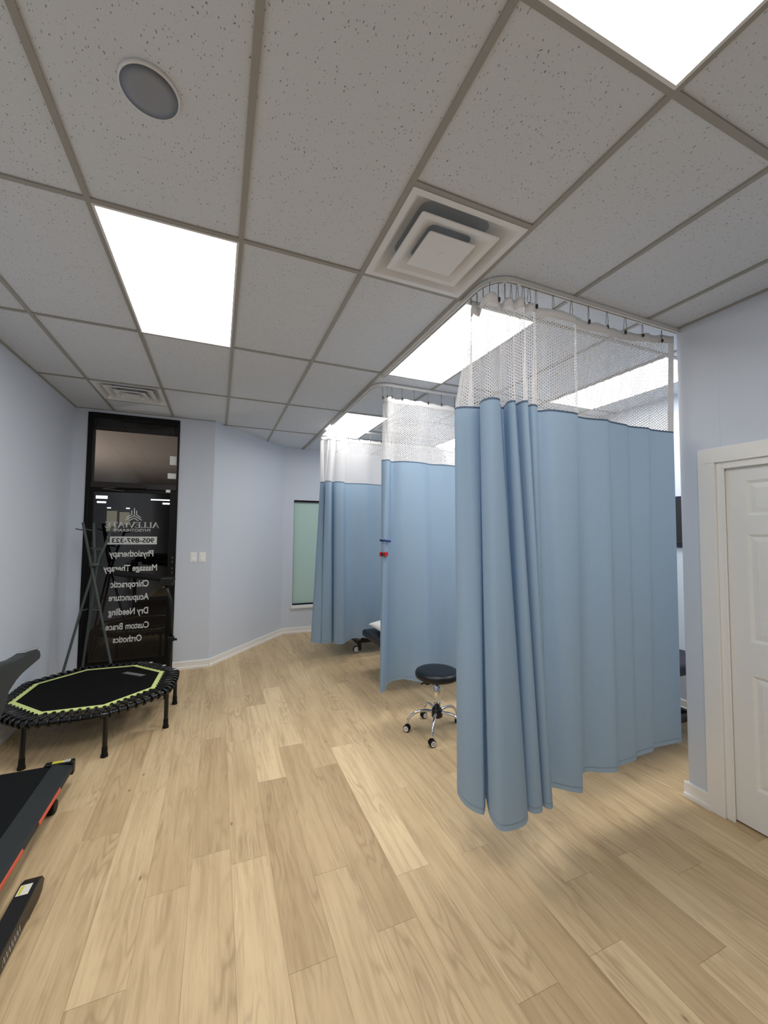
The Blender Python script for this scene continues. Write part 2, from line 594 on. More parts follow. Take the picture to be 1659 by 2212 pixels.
# baseboards
def baseboard(name, pts, side=1, h=0.095):
    m_ = MB()
    for i, ((x0, y0), (x1, y1)) in enumerate(zip(pts, pts[1:])):
        L = math.hypot(x1 - x0, y1 - y0)
        d = Vector((x1 - x0, y1 - y0)) / L
        n = Vector((-d.y, d.x)) * side
        prof = [(0, 0), (0.022, 0), (0.022, 0.024), (0.012, 0.028), (0.012, h - 0.008), (0.008, h), (0, h)]
        m_.prism(prof, -0.0, L + 0.0, lambda u, v, t, x0=x0, y0=y0, d=d, n=n: (x0 + d.x * t + n.x * u, y0 + d.y * t + n.y * u, v))
    return struct(m_.build(name, M['trim']))


baseboard('baseboard_left', [(XL, YD), (XL, YN)])
baseboard('baseboard_door_wall', [(BX + .004, YD), (FX1 + .0, YD)])
baseboard('baseboard_slanted', [(1.0 + .006, YF), (BX, YD)])
baseboard('baseboard_far', [(XB, YF), (1.0, YF)])
baseboard('baseboard_right', [(XR, 1.57), (XR, YC + 0.022)], side=1)
baseboard('baseboard_right_rear', [(XR, YN), (XR, 0.60)], side=1)
baseboard('baseboard_bay_right', [(XB, YC), (XB, YF)], side=1)
baseboard('baseboard_bay_front', [(XR, YC), (XB, YC)], side=1)

# ceiling: tiles, T-bar grid as its part
GX = {-2: -1.763}
def gx(c):
    base = -0.543 + 0.6096 * c
    if c >= 5:
        base += 0.03 + 0.035 * (c - 5)
    return base


def gy(v):
    return 1.9774 + 0.6096 * v


VENT_CELLS = [(2, -1), (-1, 4), (4, 4)]
m_ = MB()
for c in range(-2, 8):
    for v in range(-15, 8):
        if (c, v) in VENT_CELLS:
            continue
        x0, x1 = max(gx(c), XL - .1), min(gx(c + 1) if c < 7 else XB + .1, XB + .1)
        y0, y1 = gy(v), gy(v + 1)
        if x0 < BX and y1 > YD + .1:
            y1 = YD + .1
        if y1 <= y0 or x1 <= x0:
            continue
        m_.quad([(x0, y0, H + .008), (x0, y1, H + .008), (x1, y1, H + .008), (x1, y0, H + .008)])
m_.quad([(XL - .1, YN - .1, H + .12), (XB + .1, YN - .1, H + .12), (XB + .1, YF + .1, H + .12), (BX, YF + .1, H + .12), (BX, YD + .1, H + .12), (XL - .1, YD + .1, H + .12)])
ceil = struct(m_.build('ceiling', M['tile'], fix=False))
m_ = MB()
bw = 0.012
for c in range(-1, 8):
    x = gx(c)
    m_.box(x - bw, x + bw, YN, (YD if x < BX else YF), H, H + .009)
for v in range(-14, 9, 2):
    y = gy(v)
    x1 = XB
    m_.box(XL if y < YD else BX + (y - YD) * 0.84, x1, y - bw, y + bw, H + 0.0002, H + .009)
for (c, v) in VENT_CELLS:
    y = gy(v if v % 2 else v + 1)
    m_.box(gx(c), gx(c + 1), y - bw, y + bw, H + 0.0002, H + .009)
# wall angle
m_.box(XL, XL + .02, YN, YD, H + .0004, H + .009)
m_.box(XL, BX, YD - .02, YD, H + .0004, H + .009)
m_.box(XR - .02, XR, YN, YC, H + .0004, H + .009)
m_.build('ceiling_grid', M['grid'], ceil)

# ------------------------------------------------------------------ ceiling light panels
def light_panel(c, v, label, group=None):
    x0, x1 = gx(c) + 0.02, gx(c + 1) - 0.02
    y0, y1 = gy(v) + 0.022, gy(v + 2) - 0.022
    t = thing('ceiling_light_panel', label, 'ceiling light', ((x0 + x1) / 2, (y0 + y1) / 2, H - 0.003), group)
    f = MB()
    w = 0.011
    z0, z1 = H - 0.004, H + 0.007
    xa, xb, ya, yb = x0 - .011, x1 + .011, y0 - .013, y1 + .013
    f.box(xa, xa + w, ya, yb, z0, z1)
    f.box(xb - w, xb, ya, yb, z0, z1)
    f.box(xa + w, xb - w, ya, ya + w, z0, z1)
    f.box(xa + w, xb - w, yb - w, yb, z0, z1)
    f.build('frame', M['vent'], t)
    d = MB()
    d.quad([(x0, y0, H), (x0, y1, H), (x1, y1, H), (x1, y0, H)], uv=[(0, 0), (0, 1.2), (.6, 1.2), (.6, 0)])
    d.build('diffuser', M['panel'], t, fix=False)
    return t


light_panel(0, 0, 'lit white ceiling light panel over the open floor, between the round speaker and the glass door')
light_panel(2, -4, 'large lit ceiling light panel at the top right corner, nearest the viewer')
light_panel(3, 0, 'lit ceiling light panel just behind the gathered corner of the nearest blue curtain')
light_panel(3, 4, 'lit ceiling light panel above the farthest blue curtain by the window wall')
light_panel(6, 0, 'lit ceiling light panel seen through the white netting of the nearest curtain')
light_panel(6, 4, 'lit ceiling light panel glimpsed through the netting of the middle curtain')
REAR = 'lit ceiling light panel over the rear of the room'

for c, v in ((0, -4), ):
    light_panel(c, v, REAR)

# ------------------------------------------------------------------ ceiling vents
def vent(c, v, label, cones, half):
    x0, x1, y0, y1 = gx(c) + .012, gx(c + 1) - .012, gy(v) + .012, gy(v + 1) - .012
    cx, cy = (x0 + x1) / 2, (y0 + y1) / 2
    t = thing('ceiling_vent', label, 'ceiling vent', (cx, cy, H))
    hw = (x1 - x0) / 2

    def ring(m_, prof, rc=0.0):
        """square ring lofted through (half-width, z) steps with rounded corners"""
        loops = []
        for (w, z, r) in prof:
            pts = []
            r = max(r, 0.001)
            for q, (sx, sy) in enumerate(((1, 1), (-1, 1), (-1, -1), (1, -1))):
                for k in range(6):
                    a = PI / 2 * q + PI / 2 * k / 5
                    pts.append((cx + sx * (w - r) + r * math.cos(a), cy + sy * (w - r) + r * math.sin(a), z))
            loops.append(pts)
        base = len(m_.v)
        n = len(loops[0])
        for L in loops:
            m_.v += L
        for i in range(len(loops) - 1):
            for j in range(n):
                m_.f.append([base + i * n + j, base + i * n + (j + 1) % n, base + (i + 1) * n + (j + 1) % n, base + (i + 1) * n + j])
                m_.uv.append(None)
                m_.mi.append(0)
        return loops

    b = MB()
    ring(b, [(hw, H - .001, .002), (hw - .03, H - .001, .004), (hw - .035, H + .004, .01), (hw - .075, H + .05, .03), (hw - .11, H + .075, .05)])
    b.build('face_plate', M['vent'], t, smooth=False)
    d = MB()
    d.quad([(cx - hw + .08, cy - hw + .08, H + .076), (cx + hw - .08, cy - hw + .08, H + .076), (cx + hw - .08, cy + hw - .08, H + .076), (cx - hw + .08, cy + hw - .08, H + .076)])
    d.build('duct_neck', M['vent_dark'], t, fix=False)
    n = len(cones)
    for i, (w, z, th) in enumerate(cones):
        cpart = MB()
        nxt = cones[i + 1][0] if i + 1 < n else 0
        if nxt:
            ring(cpart, [(w, H + z, .012), (w - .004, H + z - .003, .012), (w - .03, H + z - .001, .02), (nxt - .005, H + z + .035, .03), (nxt - .01, H + z + .038, .03), (w - .03, H + z + .004, .02), (w, H + z, .012)])
            cpart.build('louver', M['vent'], t)
        else:
            ring(cpart, [(w, H + z, .012), (w - .004, H + z - .003, .012), (.001, H + z - .003, .0005)])
            ring(cpart, [(w, H + z, .012), (.001, H + z + .002, .0005)])
            cpart.build('centre_plate', M['vent'], t)
            s = MB()
            s.lathe([(0.018, H + z - .0045), (0.018, H + z - .003)], (cx, cy, 0), 20)
            s.build('plug', M['vent'], t)
            for k in (-1, 1):
                pass
    return t


vent(2, -1, 'large square white ceiling vent with stepped plates beside the nearest curtain track', [(.205, -.006, 0), (.125, -.012, 0)], 0)
vent(-1, 4, 'small square ceiling vent above the glass entrance door', [(.212, -.004, 0), (.142, -.015, 0), (.074, -.026, 0)], 0)
vent(4, 4, 'square ceiling vent half seen through the netting of the middle curtain', [(.212, -.004, 0), (.142, -.015, 0), (.074, -.026, 0)], 0)

# round speaker
t = thing('ceiling_speaker', 'round grey flush ceiling speaker grille in the tile at upper left', 'speaker', (-0.236, 1.398, H))
m_ = MB()
m_.lathe([(0.080, H - .004), (0.083, H - .005), (0.086, H - .002), (0.087, H + .009)], (-0.236, 1.398, 0), 48)
m_.build('rim', M['vent'], t, smooth=True)
m_ = MB()
m_.lathe([(0.0, H - .0075), (0.05, H - .0072), (0.081, H - .005)], (-0.236, 1.398, 0), 48)
m_.build('grille', M['speaker'], t, smooth=True)

# ------------------------------------------------------------------ entrance door (glass, transom, lettering)
d1 = struct(bpy.data.objects.new('door_1', None))
COL.objects.link(d1)
d1.location = ((FX0 + FX1) / 2, YD, 0)
PINV[d1.name] = Matrix.Translation(d1.location).inverted()
Y0 = YD - 0.012
m_ = MB()
m_.box(FX0, FX0 + .052, Y0, YD + .1, 0, FZ)
m_.box(FX1 - .022, FX1, Y0, YD + .1, 0, FZ)
m_.box(FX0 + .052, FX1 - .022, Y0, YD + .1, 2.975, FZ)
m_.build('frame', M['black_frame'], d1, bevel=.003)
m_ = MB()
m_.box(FX0 + .052, FX1 - .022, Y0 - .004, YD + .1, 2.165, 2.235)
m_.build('transom_bar', M['bronze'], d1, bevel=.003)
# leaf
LX0, LX1 = FX0 + .02, FX1 - .005
GX0, GX1, GZ0, GZ1 = -1.330, -0.548, 0.187, 2.12
m_ = MB()
m_.box(LX0, GX0, Y0 + .008, YD + .055, .01, 2.16)
m_.box(GX1, LX1, Y0 + .008, YD + .055, .01, 2.16)
m_.box(GX0, GX1, Y0 + .008, YD + .055, GZ1, 2.16)
m_.box(GX0, GX1, Y0 + .008, YD + .055, .01, GZ0)
m_.build('door_leaf', M['black_frame'], d1, bevel=.002)
m_ = MB()
m_.quad([(GX0, YD + .012, GZ0), (GX1, YD + .012, GZ0), (GX1, YD + .012, GZ1), (GX0, YD + .012, GZ1)])
m_.build('pane', M['glass'], d1, fix=False)
m_ = MB()
m_.quad([(FX0 + .05, YD + .010, 2.23), (FX1 - .02, YD + .034, 2.23), (FX1 - .02, YD + .034, 2.98), (FX0 + .05, YD + .010, 2.98)])
m_.build('transom_pane', M['glass'], d1, fix=False)
# closer on the transom bar, catch plate, lock, screws
m_ = MB()
m_.box(-1.12, -0.80, Y0 - .05, Y0 - .008, 2.172, 2.205)
m_.build('door_closer', M['bronze'], d1, bevel=.004)
m_ = MB()
m_.tube([(-1.10, Y0 - .03, 2.168), (-1.22, Y0 - .06, 2.150), (-1.02, Y0 - .02, 2.135)], .007)
m_.build('closer_arm', M['steel'], d1)
quick_box('contact_sensor', M['white_plastic'], (-0.593, -0.545, Y0 - .008, Y0 + .01, 2.138, 2.172), d1, bevel=.002)
m_ = MB()
for z in (1.35, 1.30, 1.22, 1.17):
    m_.box(-.505, -.490, Y0 - .004, Y0 + .01, z - .012, z + .012)
m_.build('lock', M['steel'], d1, bevel=.001)
m_ = MB()
m_.tube([(FX0 + .03, Y0 - .001, z) for z in (0.1, 2.05)], .008)
m_.build('hinge_rod', M['black_frame'], d1)

for (a, b, c, d) in ((-.566, -.492, 2.484, 2.592), (-.584, -.492, 2.313, 2.380)):  # two flat white rectangles at the right end of the transom pane
    quick_box('white_patch', M['white_plastic'], (a, b, YD + .0235, YD + .0245, c, d), d1)
YT = YD + 0.009     # lettering stands on the inner face of the pane
def text_mesh(name, s, x0, x1, z0, z1, mat, sx_bold=0.0, yoff=0.0, cap=None):
    """text seen mirrored from inside; x0..x1 is its span, z0 baseline, z1 cap height"""
    cu = bpy.data.curves.new('tmp', 'FONT')
    cu.body = s
    cu.size = 1.0
    cu.offset = sx_bold
    ob = bpy.data.objects.new('tmp', cu)
    COL.objects.link(ob)
    dg = bpy.context.evaluated_depsgraph_get()
    me = bpy.data.meshes.new_from_object(ob.evaluated_get(dg))
    bpy.data.objects.remove(ob)
    vs = [v.co.copy() for v in me.vertices]
    xa, xb = min(v.x for v in vs), max(v.x for v in vs)
    ch = 0.70
    for v in me.vertices:
        u = (v.co.x - xa) / (xb - xa)
        w = v.co.y / ch
        v.co = Vector((x1 - u * (x1 - x0), YT + yoff, z0 + w * (z1 - z0)))
    me.materials.clear()
    me.materials.append(mat)
    me.name = name
    o = bpy.data.objects.new(name, me)
    COL.objects.link(o)
    o.parent = d1
    o.matrix_parent_inverse = PINV[d1.name]
    return o


L = M['vinyl_letter']
for s, x0, x1, z0, z1 in (('Physiotherapy', -1.151, -.704, 1.372, 1.438), ('Massage Therapy', -1.202, -.66, 1.203, 1.269),
                          ('Chiropractic', -1.125, -.741, 1.018, 1.086), ('Acupuncture', -1.138, -.735, .864, .932),
                          ('Dry Needling', -1.135, -.737, .700, .768), ('Custom Brace', -1.156, -.724, .533, .599),
                          ('Orthotics', -1.08, -.793, .384, .450)):
    text_mesh('lettering', s, x0, x1, z0 - .002, z1 + .004, L, 0.022)
text_mesh('lettering', 'PHYSIOTHERAPY', -1.119, -.745, 1.663, 1.695, L, 0.004)
ph = quick_box('phone_number_strip', L, (-1.18, -.672, YT - .001, YT, 1.512, 1.604), d1)
tx = text_mesh('lettering', '905-897-3231', -1.163, -.701, 1.533, 1.585, M['ink'], 0.022, -0.002)


def strokes(name, segs, mat):
    """flat strokes on the pane: (x0,z0,x1,z1,width)"""
    m_ = MB()
    for (a, b, c, d, w) in segs:
        A, B = Vector((a, b)), Vector((c, d))
        dd = (B - A).normalized()
        n = Vector((-dd.y, dd.x)) * w / 2
        m_.quad([(p.x, YT, p.y) for p in (A + n, B + n, B - n, A - n)])
    return m_.build(name, mat, d1, fix=False)


# the word in serif capitals
LET = {'A': (0.95, [(.10, 0, .46, 1, .07), (.46, 1, .86, 0, .17), (.24, .36, .70, .36, .06), (-.02, .02, .24, .02, .05), (.68, .02, 1.02, .02, .05)]),
       'L': (0.78, [(.24, 0, .24, 1, .17), (.06, .97, .42, .97, .05), (.06, .03, .76, .03, .06), (.74, .03, .76, .28, .06)]),
       'E': (0.80, [(.24, 0, .24, 1, .17), (.06, .97, .74, .97, .06), (.06, .03, .78, .03, .06), (.24, .52, .58, .52, .06), (.72, .97, .74, .74, .06), (.76, .03, .78, .28, .06), (.57, .40, .57, .64, .05)]),
       'V': (0.95, [(.12, 1, .50, 0, .17), (.50, 0, .86, 1, .07), (-.03, .98, .30, .98, .05), (.70, .98, 1.0, .98, .05)]),
       'I': (0.46, [(.23, 0, .23, 1, .17), (.05, .97, .41, .97, .05), (.05, .03, .41, .03, .05)]),
       'T': (0.86, [(.43, 0, .43, 1, .17), (.04, .97, .82, .97, .06), (.25, .03, .61, .03, .05), (.05, .97, .04, .72, .06), (.81, .97, .82, .72, .06)])}
word = 'ALLEVIATE'
tot = sum(LET[c][0] for c in word)
sc = (1.203 - .654) / tot
zz0, zz1 = 1.709, 1.775
pen = -.654
seg = []
for ch in word:
    w, st = LET[ch]
    for (a, b, c, d, th) in st:
        seg.append((pen - a * sc, zz0 + b * (zz1 - zz0), pen - c * sc, zz0 + d * (zz1 - zz0), th * sc))
    pen -= w * sc
strokes('lettering', seg, L)


def LP(x, y):
    return (-1.203 + (x - 418) * (.549 / 650), 1.79 + (412 - y) * .00101)


lg = []
for pl in (((757, 262), (757, 345)), ((726, 292), (726, 340), (665, 374)), ((784, 292), (784, 340), (838, 374)),
           ((650, 404), (757, 352), (850, 404)), ((697, 410), (757, 380), (808, 410))):
    for (a, b) in zip(pl, pl[1:]):
        A, B = LP(*a), LP(*b)
        lg.append((*A, *B, .0095))
strokes('logo', lg, L)

# outside: soffit, pavement, far shopfront
m_ = MB()
m_.box(-9, -.30, YD + .13, 19.0, 3.22, 3.30)
struct(m_.build('trim_1', M['soffit']))
quick_box('trim_2', M['bronze'], (-7, -.30, YD + .14, YD + .32, 2.90, 3.22))['kind'] = 'structure'
m_ = MB()
m_.box(-30, 20, YD + .12, 45, -.12, -.02)
struct(m_.build('ground', M['concrete']))
t = thing('shopfront', 'dark shopfront across the parking lot with a few lit windows', 'building', (-4, 22, 0))
quick_box('wall', M['facade'], (-16, 6, 22, 23, -.02, 5.0), t)
for (a, b, c, d, mt) in ((-4.75, -4.35, 1.6, 2.55, 'shop_lit'), (-4.25, -3.85, 1.9, 2.5, 'shop_lit'), (-5.2, -4.75, 3.10, 3.24, 'shop_bright'), (-5.15, -4.8, 2.90, 2.98, 'shop_bright'),
                         (-3.0, -1.75, 3.10, 3.16, 'shop_bright'), (-2.5, -1.75, 2.92, 3.0, 'shop_bright'), (-4.75, -4.6, 2.66, 2.71, 'shop_bright'), (-4.0, -3.85, 2.66, 2.71, 'shop_bright')):
    quick_box('window', M[mt], (a, b, 21.98, 22.0, c, d), t)
sl = bpy.data.lights.new('added_soffit_uplight', 'AREA')  # unseen uplight, added to brighten the soffit behind the transom
sl.energy = 270
sl.size = 0.6
sl.color = (1.0, 0.93, 0.87)
slo = bpy.data.objects.new('added_soffit_uplight', sl)
slo.location = (-4.6, 8.6, 0.4)
slo.rotation_euler = (PI, -0.3, 0)
COL.objects.link(slo)

# ------------------------------------------------------------------ window in the far wall, roller shade
w1 = struct(bpy.data.objects.new('window_1', None))
COL.objects.link(w1)
w1.location = (WX0, YF, WZ0)
PINV[w1.name] = Matrix.Translation(w1.location).inverted()
m_ = MB()
m_.box(WX0, WX1, YF + .02, YF + .07, WZ1 - .03, WZ1)
m_.box(WX0, WX1, YF + .02, YF + .07, WZ0, WZ0 + .02)
m_.box(WX0, WX0 + .006, YF + .02, YF + .07, WZ0, WZ1)
m_.box(WX1 - .02, WX1, YF + .02, YF + .07, WZ0, WZ1)
m_.build('window_frame', M['black_frame'], w1)
m_ = MB()
m_.quad([(WX0, YF + .06, WZ0), (WX1, YF + .06, WZ0), (WX1, YF + .06, WZ1), (WX0, YF + .06, WZ1)])
m_.build('pane', M['shade'], w1, fix=False)
quick_box('window_sill', M['trim'], (WX0 - .02, WX1 + .02, YF - .03, YF + .02, WZ0 - .05, WZ0 - .012), w1, bevel=.003)

# ------------------------------------------------------------------ light switches
def switch(x, label):
    t = thing('light_switch', label, 'light switch', (x, YD, 1.35), 'light switches beside the glass door')
    quick_box('cover_plate', M['white_plastic'], (x - .037, x + .037, YD - .006, YD, 1.293, 1.412), t, bevel=.002)
    quick_box('surround', M['trim'], (x - .018, x + .018, YD - .008, YD - .0055, 1.316, 1.385), t, bevel=.001)
    m_ = MB()
    m_.prism([(-.006, 1.318), (-.014, 1.322), (-.009, 1.35), (-.0095, 1.382), (-.006, 1.383)], x - .0145, x + .0145, lambda u, v, q: (q, YD + u, v))
    m_.build('rocker', M['white_plastic'], t)


switch(-0.268, 'white rocker light switch nearer the glass door, left one of the pair')
switch(-0.167, 'white rocker light switch nearer the slanted wall, right one of the pair')

# ------------------------------------------------------------------ white panel door on the right
d2 = struct(bpy.data.objects.new('door_2', None))
COL.objects.link(d2)
d2.location = (XR, 1.07, 0)
PINV[d2.name] = Matrix.Translation(d2.location).inverted()
m_ = MB()
cw = 0.093
for (a, b, c, d) in ((DY1 + .03, DY1 + .03 + cw, 0, DZ + .03), (DY0 - .03 - cw, DY0 - .03, 0, DZ + .03)):
    m_.box(XR - .018, XR, a, b, c, d)
m_.box(XR - .018, XR, DY0 - .03 - cw, DY1 + .03 + cw, DZ + .03, DZ + .03 + cw)
m_.build('casing', M['trim'], d2, bevel=.003)
m_ = MB()
m_.box(XR - .002, XR + .122, DY1, DY1 + .03, 0, DZ + .03)
m_.box(XR - .002, XR + .122, DY0 - .03, DY0, 0, DZ + .03)
m_.box(XR - .002, XR + .122, DY0, DY1, DZ, DZ + .03)
m_.box(XR - .004, XR + .012, DY1 - .012, DY1 + .002, 0, DZ)      # stop beads
m_.box(XR - .004, XR + .012, DY0, DY1, DZ - .012, DZ + .002)
m_.build('jamb', M['trim'], d2, bevel=.004)
# slab with six recessed panels, built as frame members and sunk panels
SX = XR + 0.024
sy1, sy0 = DY1 - .006, DY0 + .006
zs = [(.235, .875), (1.065, 1.69), (1.80, 2.005)]
mid = (sy0 + sy1) / 2
py = [(mid + .055, sy1 - .10), (sy0 + .10, mid - .055)]
m_ = MB()
zz = [.012] + [v for p in zs for v in p] + [DZ - .005]
for i in range(0, len(zz), 2):
    m_.box(SX, SX + .035, sy0, sy1, zz[i], zz[i + 1])
for (a, b) in zs:
    for (y0, y1) in ((sy0, py[1][0]), (py[1][1], py[0][0]), (py[0][1], sy1)):
        m_.box(SX, SX + .035, y0, y1, a, b)
    for (y0, y1) in py:
        o_, i_ = 0.0, 0.028
        O = [(SX, y0, a), (SX, y1, a), (SX, y1, b), (SX, y0, b)]
        I = [(SX + .011, y0 + .016, a + .016), (SX + .011, y1 - .016, a + .016), (SX + .011, y1 - .016, b - .016), (SX + .011, y0 + .016, b - .016)]
        K = [(SX + .004, y0 + .045, a + .045), (SX + .004, y1 - .045, a + .045), (SX + .004, y1 - .045, b - .045), (SX + .004, y0 + .045, b - .045)]
        for P, Q in ((O, I), (I, K)):
            for q in range(4):
                m_.quad([P[q], P[(q + 1) % 4], Q[(q + 1) % 4], Q[q]])
        m_.quad(K)
m_.build('door_slab', M['door'], d2)
m_ = MB()
m_.tube([(SX, DY0 + .07, .98), (SX - .045, DY0 + .07, .98), (SX - .06, DY0 + .08, .98), (SX - .06, DY0 + .18, .98)], .009)
m_.lathe([(.03, 0), (.03, .008)], (SX, DY0 + .07, .98), 24, T=Matrix.Rotation(-PI / 2, 4, 'Y'))
m_.build('handle', M['steel'], d2)

# ------------------------------------------------------------------ curtain tracks and curtains
def catmull(keys, n):
    P = [Vector(k) for k in keys]
    P = [P[0] * 2 - P[1]] + P + [P[-1] * 2 - P[-2]]
    out = []
    for i in range(1, len(P) - 2):
        p0, p1, p2, p3 = P[i - 1], P[i], P[i + 1], P[i + 2]
        for k in range(n):
            t = k / n
            out.append(0.5 * ((2 * p1) + (-p0 + p2) * t + (2 * p0 - 5 * p1 + 4 * p2 - p3) * t * t + (-p0 + 3 * p1 - 3 * p2 + p3) * t ** 3))
    out.append(P[-2])
    return out


def track(Y, Yend, xend, label, r=0.14):
    t = thing('curtain_track', label, 'curtain track', (1.33, Y, H), 'ceiling tracks of the blue curtains')
    path = [(1.318, Yend)]
    ny = 8
    for k in range(1, ny):
        path.append((1.318, Yend + (Y + r - Yend) * k / ny))
    for k in range(9):
        a = PI + PI / 2 * k / 8
        path.append((1.318 + r + r * math.cos(a), Y + r + r * math.sin(a)))
    path.append((2.0, Y))
    path.append((xend, Y))
    prof = [(-.013, .0), (.013, 0), (.013, -.026), (.005, -.026), (.005, -.02), (.009, -.02), (.009, -.005), (-.009, -.005), (-.009, -.02), (-.005, -.02), (-.005, -.026), (-.013, -.026)]
    m_ = MB()
    n = len(prof)
    b = len(m_.v)
    for i, p in enumerate(path):
        q0, q1 = path[max(i - 1, 0)], path[min(i + 1, len(path) - 1)]
        d = Vector((q1[0] - q0[0], q1[1] - q0[1])).normalized()
        nn = Vector((-d.y, d.x))
        for (u, v) in prof:
            m_.v.append((p[0] + nn.x * u, p[1] + nn.y * u, H + v - .0005))
    for i in range(len(path) - 1):
        for k in range(n):
            m_.f.append([b + i * n + k, b + i * n + (k + 1) % n, b + (i + 1) * n + (k + 1) % n, b + (i + 1) * n + k])
            m_.uv.append(None)
            m_.mi.append(0)
    m_.f.append([b + k for k in range(n)])
    m_.f.append([b + (len(path) - 1) * n + k for k in range(n)])
    m_.uv += [None] * 2
    m_.mi += [0] * 2
    m_.build('rail', M['track'], t)
    for (x, y) in ((1.318 + r * .3 + .045, Y + .02), (1.318 + r + .03, Y)):
        quick_box('splice_clip', M['track'], (x - .012, x + .012, y - .014, y + .014, H - .028, H - .024), t)
    return t


track(1.692, 3.24, XR - .005, 'white bent ceiling track carrying the nearest blue curtain')
track(3.395, 4.98, XB - .005, 'white bent ceiling track carrying the middle blue curtain')
track(5.155, 6.70, XB - .005, 'white bent ceiling track carrying the farthest blue curtain')


def curtain(label, bot, seam, top, zb, zs, zt, hooks, ry, zhead=None, nsub=8, loc=None, left_hem=True, right_hem=False):
    t = thing('privacy_curtain', label, 'curtain', loc or (bot[0][0], bot[0][1], 0), 'blue privacy curtains with white netting')
    B, S, T = catmull(bot, nsub), catmull(seam, nsub), catmull(top, nsub)
    n = len(B)
    al = [0.0]
    for i in range(1, n):
        al.append(al[-1] + max((B[i] - B[i - 1]).length, (S[i] - S[i - 1]).length))
    zbf = zb if callable(zb) else (lambda x: zb)
    ztf = zhead or (lambda x: zt)

    def sheet(name, f0, f1, levels, mat, u0=0, u1=None, solid=0.0):
        m_ = MB()
        m_.v = []
        idx = range(n) if u1 is None else range(u0, u1)
        idx = list(idx)
        for k in range(levels + 1):
            w = k / levels
            for i in idx:
                p0, p1 = f0(i), f1(i)
                m_.v.append(tuple(Vector(p0) * (1 - w) + Vector(p1) * w))
        c = len(idx)
        for k in range(levels):
            for j in range(c - 1):
                a = k * c + j
                m_.f.append([a, a + 1, a + c + 1, a + c])
                uvs = []
                for q in (a, a + 1, a + c + 1, a + c):
                    uvs.append((al[idx[q % c]], m_.v[q][2]))
                m_.uv.append(uvs)
                m_.mi.append(0)
        o = m_.build(name, mat, t, smooth=True, fix=False)
        if solid:
            md = o.modifiers.new('solid', 'SOLIDIFY')
            md.thickness = solid
            md.offset = 0
        return o

    bz = [zbf(p.x) for p in B]
    def fb(i): return (B[i].x, B[i].y, bz[i])
    def fs(i): return (S[i].x, S[i].y, zs)
    def ft(i): return (T[i].x, T[i].y, ztf(T[i].x) - .058)
    def fh(i): return (T[i].x, T[i].y, ztf(T[i].x) - .010 * abs(math.sin(PI * (T[i].x + .06) / .153)))
    def hem(i):
        p = Vector(fb(i)); q = Vector(fs(i)); w = .028 / (q.z - p.z); r_ = p * (1 - w) + q * w
        return (r_.x, r_.y, r_.z)
    sheet('fabric_panel', fb, fs, 26, M['blue_cloth'])
    def off(p, d=.0025):
        v = Vector((p[0], p[1], 0)); v = v.normalized() * d
        return (p[0] - v.x, p[1] - v.y, p[2])
    sheet('seam_tape', lambda i: off((S[i].x, S[i].y, zs - .006)), lambda i: off((S[i].x, S[i].y, zs + .004)), 1, M['blue_tape'])
    sheet('hem_stitching', lambda i: off(hem(i)), lambda i: off((hem(i)[0], hem(i)[1], hem(i)[2] + .003)), 1, M['hem_thread'])
    sheet('netting', fs, ft, 10, M['net'])
    sheet('heading_tape', ft, fh, 2, M['white_cloth'], solid=0.0015)
    # narrow white side hem of the netting
    for (use, a, b) in ((left_hem, 0, 3), (right_hem, n - 3, n)):
        if use:
            def so(i, d=.002): return off(fs(i), d)
            sheet('side_hem', lambda i: off(fs(i), .002), lambda i: off(ft(i), .002), 10, M['white_cloth'], a, b)
    # hooks
    base = None
    for (x, y, ang, beady) in hooks:
        hz = ztf(x)
        pts = []
        for k in range(13):
            a = PI * 2 * k / 13
            pts.append((0.010 * math.sin(a) * (1.1 if math.cos(a) < 0 else 0.7), 0, 0.037 * math.cos(a)))
        m_ = MB()
        m_.tube(pts, .0014, 6, closed=True)
        m_.lathe([(0.0, -.052), (.0065, -.046), (.008, -.038), (.006, -.031), (0, -.027)], (0, -.004, 0), 10, mi=1)
        m_.lathe([(.003, .036), (.003, .052)], (0, 0, 0), 8, mi=2)
        if base is None:
            base = m_.build('hook', [M['steel'], M['dark_steel'], M['white_plastic']], None, smooth=True)
            o = base
        else:
            o = base.copy()
            COL.objects.link(o)
        o.parent = t
        zc = H - .026 - .040
        zc = min(zc, hz + .032) if hz < H - .07 else zc
        o.matrix_parent_inverse = PINV[t.name]
        o.location = (x, y, H - .026 - .045)
        o.rotation_euler = (0, 0, ang)
        o.scale = (1, 1, max(1.0, (H - .026 - hz + .03) / .09))
    return t


